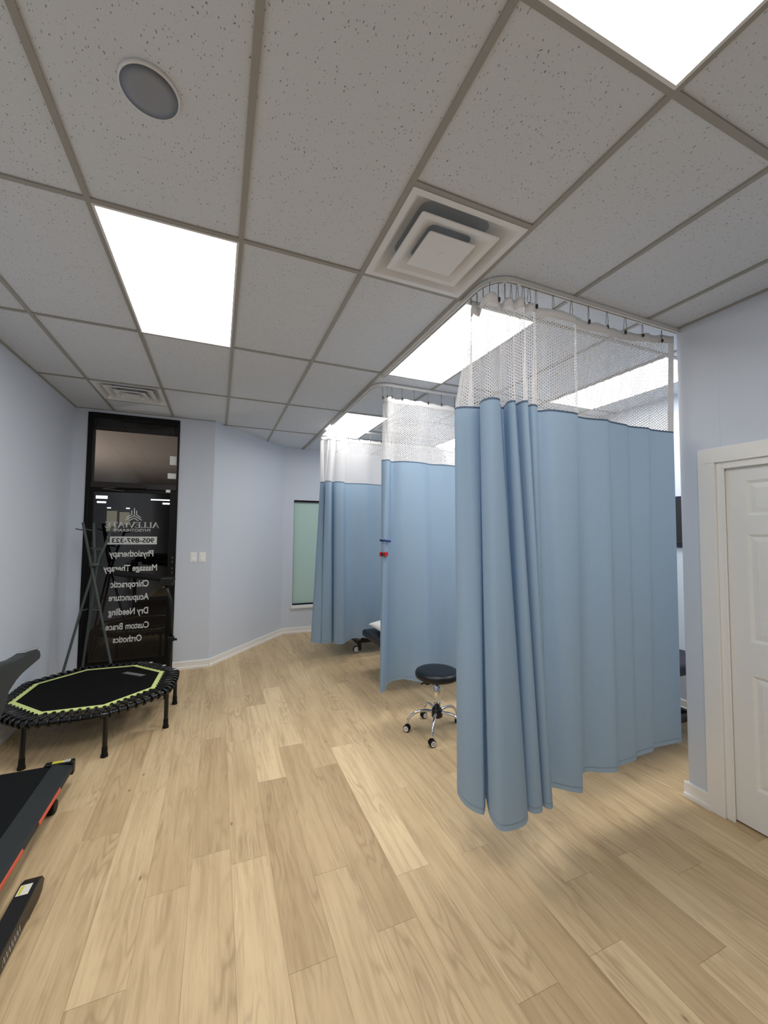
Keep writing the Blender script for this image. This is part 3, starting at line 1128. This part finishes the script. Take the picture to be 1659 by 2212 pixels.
# nearest curtain
b1 = [(1.45, 2.12), (1.268, 1.965), (1.225, 1.83), (1.262, 1.735), (1.30, 1.755), (1.36, 1.83), (1.29, 1.70), (1.285, 1.607), (1.40, 1.592),
      (1.475, 1.64), (1.505, 1.72), (1.50, 1.665), (1.53, 1.635), (1.575, 1.645), (1.60, 1.71), (1.60, 1.655), (1.62, 1.635), (1.65, 1.655), (1.66, 1.72), (1.668, 1.71),
      (1.68, 1.72), (1.70, 1.77), (1.765, 1.765), (1.83, 1.70), (1.885, 1.672), (1.91, 1.74), (2.045, 1.80), (2.13, 1.755), (2.215, 1.722), (2.27, 1.75), (2.42, 1.75), (2.45, 1.77), (2.60, 1.765), (2.65, 1.785), (2.865, 1.752)]
s1 = [(1.42, 2.02), (1.215, 1.90), (1.205, 1.835), (1.30, 1.80), (1.33, 1.83), (1.30, 1.79), (1.25, 1.71), (1.262, 1.645), (1.316, 1.644),
      (1.355, 1.69), (1.425, 1.755), (1.385, 1.665), (1.40, 1.632), (1.425, 1.65), (1.45, 1.69), (1.445, 1.625), (1.468, 1.608), (1.50, 1.66), (1.52, 1.70), (1.53, 1.645),
      (1.575, 1.652), (1.60, 1.72), (1.645, 1.712), (1.70, 1.672), (1.873, 1.663), (1.90, 1.70), (1.99, 1.71), (2.07, 1.70), (2.146, 1.686), (2.20, 1.705), (2.35, 1.715), (2.40, 1.73), (2.55, 1.712), (2.60, 1.728), (2.805, 1.712)]
t1 = []
for i, (x, y) in enumerate(s1):
    if i <= 20:
        w = i / 20
        ax, ay = (1.33, 1.84) if w < .15 else ((1.32 + .06 * (w - .15), 1.86 - .12 * (w - .15) / .2) if w < .35 else (1.33 + (w - .35) / .65 * .27, 1.74 - .04 * (w - .35) / .65))
        t1.append((x * .55 + ax * .45, y * .55 + ay * .45))
    else:
        t1.append((x, 1.690 + (y - 1.70) * .5))
t1[0] = (1.335, 1.915)
t1[1] = (1.295, 1.865)
t1[2] = (1.275, 1.82)
hk = []
for k in range(10):
    a = k / 9
    if a < .35:
        hk.append((1.322 + .012 * a, 1.90 - .5 * a, .6 + a, 0))
    else:
        q = (a - .35) / .65
        hk.append((1.34 + .22 * q, 1.735 - .043 * q ** .5, 1.0 - 1.3 * q, 0))
for x in (1.608, 1.733, 1.872, 2.01, 2.165, 2.325, 2.485, 2.672):
    hk.append((x, 1.69, random.uniform(1.0, 1.6) if x > 1.7 and x < 2.6 else .3, 0))
curtain('nearest blue privacy curtain, gathered in deep folds at its left corner beside the white door', b1, s1, t1,
        lambda x: .27 + max(0, x - 2.0) * .055, 2.368, 2.957, hk, 1.69,
        zhead=lambda x: 2.957 + max(0, min(x, 2.9) - 2.3) * .14, right_hem=True)

# middle curtain
b2 = [(1.60, 3.62), (1.42, 3.47), (1.372, 3.345), (1.44, 3.40), (1.52, 3.50), (1.66, 3.49), (1.745, 3.42), (1.86, 3.36), (1.98, 3.44), (2.10, 3.50), (2.24, 3.40), (2.40, 3.36)]
s2 = [(1.52, 3.56), (1.42, 3.50), (1.43, 3.44), (1.47, 3.425), (1.525, 3.50), (1.61, 3.435), (1.75, 3.42), (1.84, 3.44), (1.94, 3.475), (2.07, 3.445), (2.19, 3.45), (2.35, 3.41)]
x = 2.5
k = 0
while x < 4.1:
    b2.append((x, 3.40 + .07 * math.sin(k * 2.2)))
    s2.append((x, 3.40 + .03 * math.sin(k * 2.2)))
    x += .14
    k += 1
t2 = [(a, 3.395 + (b - 3.44) * .4) for a, b in s2]
t2[0] = (1.45, 3.52)
t2[1] = (1.415, 3.47)
hk = [(1.40, 3.44, .5, 0), (1.43, 3.40, 1.1, 0)] + [(xx, 3.395, random.uniform(.2, 1.4), 0) for xx in (1.475, 1.58, 1.71, 1.86, 2.01, 2.16, 2.31, 2.46, 2.61, 2.76, 2.91, 3.06, 3.21, 3.36, 3.51, 3.66, 3.81, 3.96)]
curtain('middle blue privacy curtain with two clips on its left edge, behind the black stool', b2, s2, t2,
        lambda x: .275 + .02 * math.sin(x * 8.5), 2.358, 2.95, hk, 3.395)

# farthest curtain
b3 = [(1.30, 5.40), (1.175, 5.27), (1.155, 5.18), (1.255, 5.125), (1.27, 5.20), (1.262, 5.16), (1.298, 5.135), (1.405, 5.14), (1.455, 5.24), (1.43, 5.12), (1.47, 5.055), (1.532, 5.03), (1.60, 5.10), (1.70, 5.16), (1.85, 5.10), (1.98, 5.15), (2.12, 5.13)]
s3 = [(1.35, 5.45), (1.27, 5.34), (1.272, 5.28), (1.305, 5.26), (1.33, 5.28), (1.305, 5.20), (1.297, 5.15), (1.354, 5.125), (1.42, 5.24), (1.42, 5.17), (1.46, 5.13), (1.537, 5.136), (1.60, 5.25), (1.72, 5.22), (1.88, 5.19), (2.02, 5.23), (2.20, 5.21)]
x = 2.33
k = 0
while x < 4.1:
    b3.append((x, 5.16 + .05 * math.sin(k * 2.1)))
    s3.append((x, 5.17 + .03 * math.sin(k * 2.1)))
    x += .15
    k += 1
t3 = [(a + (0.02 if a < 1.5 else 0), 5.155 + (b - 5.2) * .5) for a, b in s3]
t3[0] = (1.30, 5.32)
t3[1] = (1.235, 5.22)
t3[2] = (1.25, 5.18)
hk = [(1.325 + .035 * q, 5.30 - .035 * q if q < 4 else 5.16, .8, 0) for q in range(7)] + [(xx, 5.155, 1.0, 0) for xx in (1.60, 1.76, 1.92, 2.08, 2.24, 2.40, 2.56, 2.72, 2.88, 3.04, 3.20, 3.36, 3.52, 3.68, 3.84)]
curtain('farthest blue privacy curtain, bunched at its left end in front of the window', b3, s3, t3,
        lambda x: .255 + .02 * math.sin(x * 7 + 1.0), 2.345, 2.95, hk, 5.155)

# two clips on the edge of the middle curtain
for (z, mt, lab, w, tilt) in ((1.607, 'blue_plastic', 'small blue plastic clip on the left edge of the middle curtain', .085, -.12), (1.482, 'red_plastic', 'small red plastic clip below the blue one on the middle curtain', .048, 0.0)):
    t = thing('curtain_clip', lab, 'clip', (1.40, 3.38, z))
    R_ = Matrix.Translation((1.40, 3.375, z)) @ Matrix.Rotation(.45, 4, 'Z') @ Matrix.Rotation(-tilt, 4, 'Y')
    th = .009 if w > .06 else .020
    quick_box('jaw', M[mt], (-.012, w, -.012, -.004, -th, th), t, bevel=.003, T=R_)
    quick_box('jaw', M[mt], (-.02, w * .6, .030, .038, -th, th), t, bevel=.003, T=R_)
    quick_box('spring', M['dark_steel'], (-.006, .006, -.013, .038, -th * .7, th * .7), t, bevel=.002, T=R_)

# ------------------------------------------------------------------ stool
def stool(cx, cy):
    t = thing('rolling_stool', 'round black padded rolling stool with chrome base beside the nearest curtain', 'stool', (cx, cy, 0))
    m_ = MB()
    r = .187
    prof = [(0, .452), (r - .012, .452), (r - .003, .458), (r, .47), (r, .488), (r - .006, .502), (r - .022, .511), (r - .06, .515), (0, .516)]
    m_.lathe(prof, (cx, cy, 0), 56)
    m_.build('seat', M['black_vinyl'], t, smooth=True)
    m_ = MB()
    m_.lathe([(r - .03, .444), (r - .02, .452)], (cx, cy, 0), 40)
    m_.box(cx - .09, cx + .09, cy - .08, cy + .08, .425, .445)
    m_.box(cx - .13, cx - .095, cy - .05, cy - .015, .418, .447)
    m_.build('seat_plate', M['black_metal'], t)
    m_ = MB()
    m_.tube([(cx - .05, cy - .03, .435), (cx - .16, cy - .045, .437), (cx - .18, cy - .05, .43)], .006)
    m_.build('height_lever', M['black_metal'], t)
    m_ = MB()
    m_.lathe([(.029, .19), (.029, .395), (.025, .398), (.025, .43)], (cx, cy, 0), 28)
    m_.build('gas_column', M['chrome'], t, smooth=True)
    m_ = MB()
    m_.lathe([(.03, .402), (.03, .43)], (cx, cy, 0), 28)
    m_.build('collar', M['black_metal'], t, smooth=True)
    m_ = MB()
    m_.lathe([(.036, .118), (.046, .125), (.048, .17), (.040, .19), (.03, .197)], (cx, cy, 0), 28)
    m_.build('hub', M['black_metal'], t, smooth=True)
    a0 = math.atan2(2.842 - cy, 1.604 - cx)
    for k in range(5):
        a = a0 + k * 2 * PI / 5
        d = Vector((math.cos(a), math.sin(a), 0))
        c = Vector((cx, cy, 0))
        pts = [c + d * .035 + Vector((0, 0, .165)), c + d * .10 + Vector((0, 0, .172)), c + d * .16 + Vector((0, 0, .165)), c + d * .21 + Vector((0, 0, .14)), c + d * .243 + Vector((0, 0, .105)), c + d * .256 + Vector((0, 0, .062))]
        pp = catmull([tuple(p) for p in pts], 5)
        m_ = MB()
        m_.tube(pp, [.013 - .003 * i / len(pp) for i in range(len(pp))], 14)
        m_.build('base_arm', M['chrome'], t, smooth=True)
        # twin wheel caster
        b = a + 2.2 + k * .9
        e = Vector((math.cos(b), math.sin(b), 0))
        w = c + d * .256 + Vector((0, 0, .029))
        m_ = MB()
        T = Matrix.Rotation(PI / 2, 4, 'X')
        Rz = Matrix.Rotation(b, 4, 'Z') @ T
        m_.lathe([(0, -.024), (.024, -.024), (.028, -.02), (.028, -.004), (.022, -.003), (.022, .003), (.028, .004), (.028, .02), (.024, .024), (0, .024)], w, 28, T=Rz)
        wh = m_.build('caster', M['black_rubber'], t, smooth=False)
        for s_ in (-1, 1):
            m_ = MB()
            m_.lathe([(.016, s_ * .0245), (.019, s_ * .026), (.0215, s_ * .0245)], w, 28, T=Rz)
            m_.build('wheel_ring', M['white_plastic'], wh)
    return t


stool(1.765, 3.045)

# ------------------------------------------------------------------ trampoline
def trampoline():
    cx, cy, R, rm = -.95, 4.228, .647, .55
    ph = math.radians(-160.3)
    zr, zm = .305, .330
    t = thing('mini_trampoline', 'octagonal black mini trampoline with lime green border in front of the glass door', 'trampoline', (cx, cy, 0))

    def V(r, k, z):
        a = ph + k * PI / 4
        return Vector((cx + r * math.cos(a), cy + r * math.sin(a), z))
    rim = []
    for k in range(8):
        for q in range(8):
            rim.append(V(R, k, zr).lerp(V(R, k + 1, zr), q / 8))
    # soften towards a circle a little
    rim = [Vector((cx, cy, zr)) + (p - Vector((cx, cy, zr))) * (1 + .35 * (R / (p - Vector((cx, cy, zr))).length - 1)) for p in rim]
    m_ = MB()
    m_.tube(rim, .0205, 12, closed=True)
    m_.build('frame_ring', M['gloss_black'], t, smooth=True)
    m_ = MB()
    m_.f.append(list(range(8)))
    m_.v += [tuple(V(rm - .04, k, zm)) for k in range(8)]
    m_.v += [tuple(V(rm - .04, k, zm - .004)) for k in range(8)]
    m_.f.append(list(range(15, 7, -1)))
    m_.uv += [None, None]
    m_.mi += [0, 0]
    m_.build('jumping_mat', M['mat_black'], t, fix=False)
    m_ = MB()
    for k in range(8):
        a, b = V(rm, k, zm + .001), V(rm, k + 1, zm + .001)
        c, d = V(rm - .046, k + 1, zm + .003), V(rm - .046, k, zm + .003)
        m_.quad([a, b, c, d])
        a2, b2 = V(rm, k, zm - .004), V(rm, k + 1, zm - .004)
        m_.quad([a, b, b2, a2])
        m_.quad([a2, b2, V(rm - .046, k + 1, zm - .004), V(rm - .046, k, zm - .004)])
    m_.build('border', M['lime'], t, fix=False)
    # elastic cords lace mat edge and frame
    nper = 8
    for k in range(8):
        for q in range(nper):
            f0 = (q - .10) / nper
            f1 = (q + .50) / nper
            f2 = (q + 1.10) / nper
            A = V(rm - .004, k, zm).lerp(V(rm - .004, k + 1, zm), f0)
            C = V(rm - .004, k, zm).lerp(V(rm - .004, k + 1, zm), f2)
            o = rim[(k * 8 + q) % 64].lerp(rim[(k * 8 + q + 1) % 64], .5)
            out = (o - Vector((cx, cy, zr))).normalized()
            B1 = o + Vector((0, 0, .026)) - out * .002
            B2 = o + out * .027
            B3 = o + Vector((0, 0, -.026))
            B4 = o - out * .027 + Vector((0, 0, .0))
            tg = Vector((-out.y, out.x, 0)) * .006
            pts = catmull([tuple(p) for p in (A, B1 - tg, B2 - tg * .5, B3, B4 + tg * .2, B1 + tg, C)], 3)
            m2 = MB()
            m2.tube(pts, .0095, 6)
            m2.build('elastic_cord', M['gloss_black'], t, smooth=True)
    for k in range(8):
        a = math.radians(-115.4) + k * PI / 4
        p = Vector((cx + R * math.cos(a), cy + R * math.sin(a), 0))
        m_ = MB()
        m_.tube([p + Vector((0, 0, .05)), p + Vector((0, 0, .295))], .0165, 16)
        lg_ = m_.build('leg', M['black_metal'], t, smooth=False)
        m_ = MB()
        m_.lathe([(.024, 0), (.024, .012), (.0195, .03), (.0185, .075)], p, 20)
        m_.build('rubber_foot', M['black_rubber'], lg_)
    # white stitched tabs on the far right cords
    for k, f in ((4, .35), (4, .75), (3, .92), (4, .05)):
        p = V(R, k, zr).lerp(V(R, k + 1, zr), f)
        T = Matrix.Translation(p) @ Matrix.Rotation(ph + (k + .5) * PI / 4, 4, 'Z')
        quick_box('size_tag', M['sticker'], (-.012, .016, -.012, .012, .036, .038), t, T=T)
    # slanted silver brand print near the far right of the mat
    c0 = Vector((-.685, 4.435, zm + .0015))
    m_ = MB()
    for i in range(9):
        u = -.125 + i * .0265
        for (a, b, c, d) in ((0, -.022, .012, .022), (.012, .022, .024, .020), (.006, 0, .020, .002), (0, -.022, .014, -.022), (.016, -.020, .026, .018)):
            A = Vector((u + a, b))
            Bv = Vector((u + c, d))
            if (Bv - A).length < 1e-5:
                continue
            dd = (Bv - A).normalized()
            nn = Vector((-dd.y, dd.x)) * .0021
            R2 = Matrix.Rotation(math.radians(-41), 2)
            q = [R2 @ w_ for w_ in (A + nn, Bv + nn, Bv - nn, A - nn)]
            m_.quad([c0 + Vector((w_.x, w_.y, 0)) for w_ in q])
    m_.build('logo', M['silver_print'], t, fix=False)
    # handle post and foam bar at the right
    m_ = MB()
    m_.tube([(-.43, 4.625, .05), (-.405, 4.61, .60)], .019, 16)
    m_.build('handle_post_lower', M['black_metal'], t)
    m_ = MB()
    m_.lathe([(.024, 0), (.024, .03), (.02, .06)], (-.432, 4.626, 0), 18)
    m_.build('post_foot', M['black_rubber'], t)
    m_ = MB()
    m_.tube([(-.405, 4.61, .58), (-.42, 4.61, .98), (-.445, 4.62, 1.04), (-.475, 4.62, 1.15)], .016, 14)
    m_.build('handle_post_upper', M['black_metal'], t, smooth=True)
    m_ = MB()
    m_.lathe([(.028, .565), (.030, .58), (.030, .60), (.026, .615)], (-.405, 4.61, 0), 18)
    m_.tube([(-.385, 4.59, .59), (-.355, 4.56, .59)], .012, 12)
    kn = m_.build('clamp_knob', M['black_metal'], t)
    m_ = MB()
    m_.tube([(-.395, 4.60, 1.178), (-.93, 4.75, 1.250)], [.031, .031], 16)
    m_.build('foam_handle', M['black_rubber'], t)
    m_ = MB()
    m_.box(-.515, -.405, 4.572, 4.65, 1.125, 1.205)
    m_.build('handle_bracket', M['black_metal'], t, bevel=.008)
    m_ = MB()
    for (x, z) in ((-.50, 1.16), (-.485, 1.115), (-.415, 1.165)):
        m_.lathe([(0, -.005), (.008, -.003), (.008, .003)], (x, 4.58, z), 12, T=Matrix.Rotation(PI / 2, 4, 'X'))
    m_.build('bolt', M['chrome'], t)
    return t


trampoline()

# ------------------------------------------------------------------ coat rack
t = thing('coat_rack', 'tree shaped coat rack of crossing grey poles standing before the glass door', 'coat rack', (-1.2, 5.15, 0))
node = Vector((-1.204, 5.15, 1.31))
pol = [((-1.315, 5.12, 1.757), (-.03, 0, 0), (-.93, 5.00, 0)), ((-1.262, 5.30, 1.755), (-.005, .02, 0), (-1.45, 5.02, 0)), ((-1.053, 5.16, 1.72), (.025, 0, 0), (-1.335, 5.36, 0))]
for (a, o, b) in pol:
    n_ = node + Vector(o)
    m_ = MB()
    pts = catmull([a, tuple(Vector(a).lerp(n_, .5)), tuple(n_), tuple(n_.lerp(Vector(b), .33)), tuple(n_.lerp(Vector(b), .66)), b], 4)
    m_.tube(pts, .0125, 12)
    p_ = m_.build('pole', M['rack'], t, smooth=True)
    for f, sgn in ((.18, 1), (.62, -1)):
        q = Vector(a).lerp(n_, f)
        dirx = 1 if (a[0] > node.x) == (sgn > 0) else -1
        m2 = MB()
        m2.tube([q, q + Vector((dirx * .035, -.02, .004)), q + Vector((dirx * .07, -.03, .014))], [.007, .006, .0055], 8)
        m2.build('peg', M['rack'], t, smooth=True)
    q = n_.lerp(Vector(b), .36)
    s_ = -1 if b[0] > -1.2 else 1
    m2 = MB()
    m2.tube([q, q + Vector((s_ * .03, -.02, .003)), q + Vector((s_ * .06, -.03, .016))], [.007, .006, .0055], 8)
    m2.build('peg', M['rack'], t, smooth=True)
m_ = MB()
m_.lathe([(.012, -.02), (.045, -.014), (.045, .014), (.012, .02)], tuple(node), 20)
m_.build('joint_ring', M['rack'], t, smooth=True)

# ------------------------------------------------------------------ treadmill
def treadmill():
    xr, xl, yf, yn = -.832, -1.475, 3.30, 1.75
    t = thing('treadmill', 'dark folding treadmill with orange strips along its side rail, at the left edge', 'treadmill', ((xr + xl) / 2, 2.5, 0))
    zt = .165
    m_ = MB()
    m_.box(xl + .09, xr - .09, yn, yf - .012, .10, zt - .018)
    m_.build('deck', M['black_metal'], t)
    m_ = MB()
    m_.prism([(yn, zt - .016), (yn, zt - .006), (yf - .03, zt - .006), (yf - .012, zt - .012), (yf - .006, zt - .03), (yf - .012, zt - .055), (yf - .04, zt - .062), (yf - .04, zt - .016)], xl + .10, xr - .10, lambda u, v, q: (q, u, v))
    m_.build('belt', M['belt'], t)
    for sx, nm in ((1, 'r'), (-1, 'l')):
        xe = xr if sx > 0 else xl
        m_ = MB()
        prof = [(0, .112), (0, .140), (-.006, .150), (-.085, zt + .004), (-.112, zt + .002), (-.112, .100), (-.02, .100)]
        m_.prism([(xe + sx * u, v) for u, v in prof], yn, yf - .035, lambda u, v, q: (u, q, v))
        rl = m_.build('side_rail', M['treadmill_plastic'], t, bevel=.003)
        for (a, b) in ((2.72, 3.03), (2.26, 2.53)):
            m_ = MB()
            m_.prism([(xe + sx * .001, .138), (xe + sx * .005, .128), (xe + sx * .004, .116), (xe - sx * .006, .113), (xe - sx * .010, .147)], a, b, lambda u, v, q: (u, q, v))
            m_.build('accent_strip', M['orange'], rl)
            o_ = bpy.context.scene
        m_ = MB()
        m_.box(min(xe - sx * .155, xe + sx * .004), max(xe - sx * .155, xe + sx * .004), yf - .04, yf + .004, .085, zt + .008)
        ec = m_.build('end_cap', M['black_metal'], t, bevel=.008, bseg=3)
        ec.data.materials[0] = M['black_metal']
        m_ = MB()
        xa, xb = sorted((xe - sx * .115, xe - sx * .055))
        m_.quad([(xa, yf - .034, zt + .0088), (xb, yf - .034, zt + .0088), (xb, yf - .006, zt + .0088), (xa, yf - .006, zt + .0088)])
        m_.build('warning_sticker', M['yellow'], ec, fix=False)
        m_ = MB()
        xa, xb = sorted((xe - sx * .055, xe - sx * .018))
        m_.quad([(xa, yf - .034, zt + .0088), (xb, yf - .034, zt + .0088), (xb, yf - .006, zt + .0088), (xa, yf - .006, zt + .0088)])
        m_.build('warning_sticker', M['sticker'], ec, fix=False)
        m_ = MB()
        for q in range(3):
            m_.quad([(xa + .006 + .01 * q, yf - .028, zt + .0092), (xa + .010 + .01 * q, yf - .028, zt + .0092), (xa + .010 + .01 * q, yf - .014, zt + .0092), (xa + .006 + .01 * q, yf - .014, zt + .0092)])
        m_.build('warning_symbol', M['ink'], ec, fix=False)
        # rear roller foot
        m_ = MB()
        m_.lathe([(.034, -.018), (.038, -.012), (.038, .012), (.034, .018)], (xe - sx * .03, 3.02, .038), 24, T=Matrix.Rotation(PI / 2, 4, 'Y'))
        m_.box(xe - sx * .03 - .01, xe - sx * .03 + .01, 2.99, 3.05, .04, .11)
        m_.build('roller_foot', M['black_rubber'], t)
        # base foot with end block
        bx0, bx1 = sorted((xe + sx * .055, xe + sx * .125)) if sx > 0 else (xe - .03, xe + .03)
        m_ = MB()
        m_.prism([(1.30, 0.012), (1.30, .085), (2.36, .090), (2.40, .075), (2.425, .045), (2.40, .014), (2.36, .0), (2.26, .0), (2.24, .012)], bx0, bx1, lambda u, v, q: (q, u, v))
        bf = m_.build('base_foot', M['black_metal'], t, bevel=.004)
        if sx > 0:
            m_ = MB()
            m_.quad([(bx0 + .008, 2.285, .0912), (bx0 + .052, 2.285, .0912), (bx0 + .052, 2.345, .0912), (bx0 + .008, 2.345, .0912)])
            m_.build('warning_sticker', M['sticker'], bf, fix=False)
            m_ = MB()
            m_.quad([(bx0 + .012, 2.290, .0918), (bx0 + .024, 2.290, .0918), (bx0 + .024, 2.340, .0918), (bx0 + .012, 2.340, .0918)])
            m_.build('warning_symbol', M['yellow'], bf, fix=False)
            m_ = MB()
            for i in range(7):
                y = 2.17 - i * .022
                for (a, b, c, d) in ((0, .028, -.010, .062), (-.010, .062, -.017, .045), (-.017, .045, -.020, .030)):
                    A, Bv = Vector((y + a, b)), Vector((y + c, d))
                    dd = (Bv - A).normalized()
                    nn = Vector((-dd.y, dd.x)) * .0018
                    m_.quad([(bx1 + .0008, w_.x, w_.y) for w_ in (A + nn, Bv + nn, Bv - nn, A - nn)])
            m_.build('logo', M['silver_print'], bf, fix=False)
        # upright and handrail
        ux = xe - sx * .018 + (sx * .0)
        m_ = MB()
        m_.prism([(ux - .025, 1.86), (ux + .025, 1.86), (ux + .025, 1.95), (ux - .025, 1.95)], .02, .98, lambda u, v, q: (u, v + (q - .02) * .10, q))
        m_.build('upright', M['treadmill_plastic'], t, bevel=.006)
        prof = [(1.80, 1.13), (2.05, 1.118), (2.252, 1.109), (2.345, 1.095), (2.409, 1.093), (2.451, 1.094), (2.527, 1.09), (2.576, 1.081), (2.618, 1.059), (2.632, 1.035), (2.624, 1.014), (2.424, 1.003), (2.36, .99), (2.297, .965), (2.28, .93), (2.20, .84), (1.96, .80), (1.80, .90)]
        m_ = MB()
        m_.prism(prof, ux - .022, ux + .022, lambda u, v, q: (q, u, v))
        hr = m_.build('handrail', M['treadmill_plastic'], t, bevel=.010, bseg=3)
        m_ = MB()
        m_.prism([(2.44, 1.0955), (2.47, 1.103), (2.56, 1.093), (2.595, 1.076), (2.56, 1.078), (2.50, 1.088)], ux - .012, ux + .0225, lambda u, v, q: (q, u, v))
        m_.build('pulse_sensor', M['chrome'], hr, bevel=.002)
    m_ = MB()
    m_.box(xl + .02, xr - .02, 1.20, yn + .02, .06, .27)
    m_.build('motor_cover', M['treadmill_plastic'], t, bevel=.03, bseg=4)
    m_ = MB()
    T = Matrix.Translation((0, 1.86, 1.14)) @ Matrix.Rotation(.5, 4, 'X')
    m_.box(xl - .0, xr + .0, -.16, .14, -.03, .03, T=T)
    m_.build('console', M['treadmill_plastic'], t, bevel=.02, bseg=3)
    return t


treadmill()

# ------------------------------------------------------------------ treatment beds and pillow
def bed(label, x0, x1, y0, y1, zt, name='treatment_bed', th=.085, mat='black_vinyl', bo=.30):
    t = thing(name, label, 'treatment bed', ((x0 + x1) / 2, (y0 + y1) / 2, 0))
    xs = x0 + (x1 - x0) * .3
    m_ = MB()
    m_.box(x0, xs - .01, y0, y1, zt - th, zt)
    m_.build('head_section', M[mat], t, bevel=.03, bseg=4)
    m_ = MB()
    m_.box(xs, x1, y0, y1, zt - th, zt)
    m_.build('body_section', M[mat], t, bevel=.03, bseg=4)
    m_ = MB()
    m_.box(x0 + .08, x1 - .05, y0 + .08, y0 + .12, zt - th - .035, zt - th)
    m_.box(x0 + .08, x1 - .05, y1 - .12, y1 - .08, zt - th - .035, zt - th)
    m_.build('upper_frame', M['black_metal'], t)
    m_ = MB()
    zb = .115
    m_.box(x0 + bo, x1 - .2, y0 + .08, y0 + .13, zb, zb + .045)
    m_.box(x0 + bo, x1 - .2, y1 - .13, y1 - .08, zb, zb + .045)
    for x in (x0 + bo, x1 - .25):
        m_.box(x, x + .05, y0 + .03, y1 - .03, zb, zb + .05)
    m_.build('base_frame', M['black_metal'], t, bevel=.004)
    m_ = MB()
    for y in (y0 + .15, y1 - .15):
        m_.tube([(x0 + bo + .1, y, zb + .05), (x1 - .35, y, zt - th - .02)], .018, 10)
        m_.tube([(x1 - .35, y, zb + .05), (x0 + bo + .1, y, zt - th - .02)], .018, 10)
    m_.build('scissor_lift', M['black_metal'], t)
    for x in (x0 + bo + .025, x1 - .225):
        for y in (y0 + .055, y1 - .055):
            m_ = MB()
            m_.lathe([(.03, -.016), (.045, -.012), (.045, .012), (.03, .016)], (x - .035, y, .045), 24, T=Matrix.Rotation(PI / 2, 4, 'X'))
            w_ = m_.build('caster', M['black_rubber'], t)
            m_ = MB()
            m_.lathe([(0.001, .018), (.036, .018), (.038, .0165)], (x - .035, y, .045), 24, T=Matrix.Rotation(PI / 2, 4, 'X'))
            m_.build('wheel_disc', M['vent'], w_)
            m_ = MB()
            m_.box(x - .012, x + .035, y - .025, y + .025, .03, zb + .01)
            m_.build('caster_fork', M['black_metal'], t, bevel=.004)
    return t


bed('black padded treatment bed between the middle and farthest curtains, with a pillow on it', 1.665, 3.55, 4.08, 4.70, .495, bo=.95)
t = thing('pillow', 'white pillow lying on the black treatment bed behind the middle curtain', 'pillow', (1.93, 4.39, .50))
m_ = MB()
nu, nv = 18, 18
for sgn in (1, -1):
    base_ = len(m_.v)
    for i in range(nu + 1):
        for j in range(nv + 1):
            u, v = -1 + 2 * i / nu, -1 + 2 * j / nv
            hgt = (max(0, 1 - abs(u) ** 2.6) * max(0, 1 - abs(v) ** 2.6)) ** .55
            z = .565 + sgn * .062 * hgt + .006 * math.sin(5 * u + 3 * v)
            pin = 1 - .06 * (1 - abs(u)) * 0
            m_.v.append((1.95 + .23 * u * (1 - .05 * (1 - v * v)), 4.385 + .27 * v * (1 - .05 * (1 - u * u)), z))
    for i in range(nu):
        for j in range(nv):
            a = base_ + i * (nv + 1) + j
            m_.f.append([a, a + 1, a + nv + 2, a + nv + 1])
            m_.uv.append(None)
            m_.mi.append(0)
m_.build('pillowcase', M['pillow'], t, smooth=True)
bed('black wheeled treatment bed behind the farthest curtain, only its low base showing', 1.54, 3.4, 5.34, 6.0, .56)
bed('navy treatment bed glimpsed in the slit between the nearest curtain and the partition', 2.45, 4.02, 2.12, 2.74, .62, mat='navy')
# slit: framed print on the bay wall, small machine cart
t = thing('picture_frame', 'dark framed print on the bay wall, seen in the slit right of the nearest curtain', 'picture frame', (XB, 2.55, 1.8))
quick_box('frame', M['navy'], (XB - .025, XB, 2.30, 2.85, 1.56, 2.06), t, bevel=.003)
quick_box('print', M['facade'], (XB - .028, XB - .024, 2.34, 2.81, 1.60, 2.02), t)

print('faces', sum(len(o.data.polygons) for o in bpy.data.objects if o.type == 'MESH'))
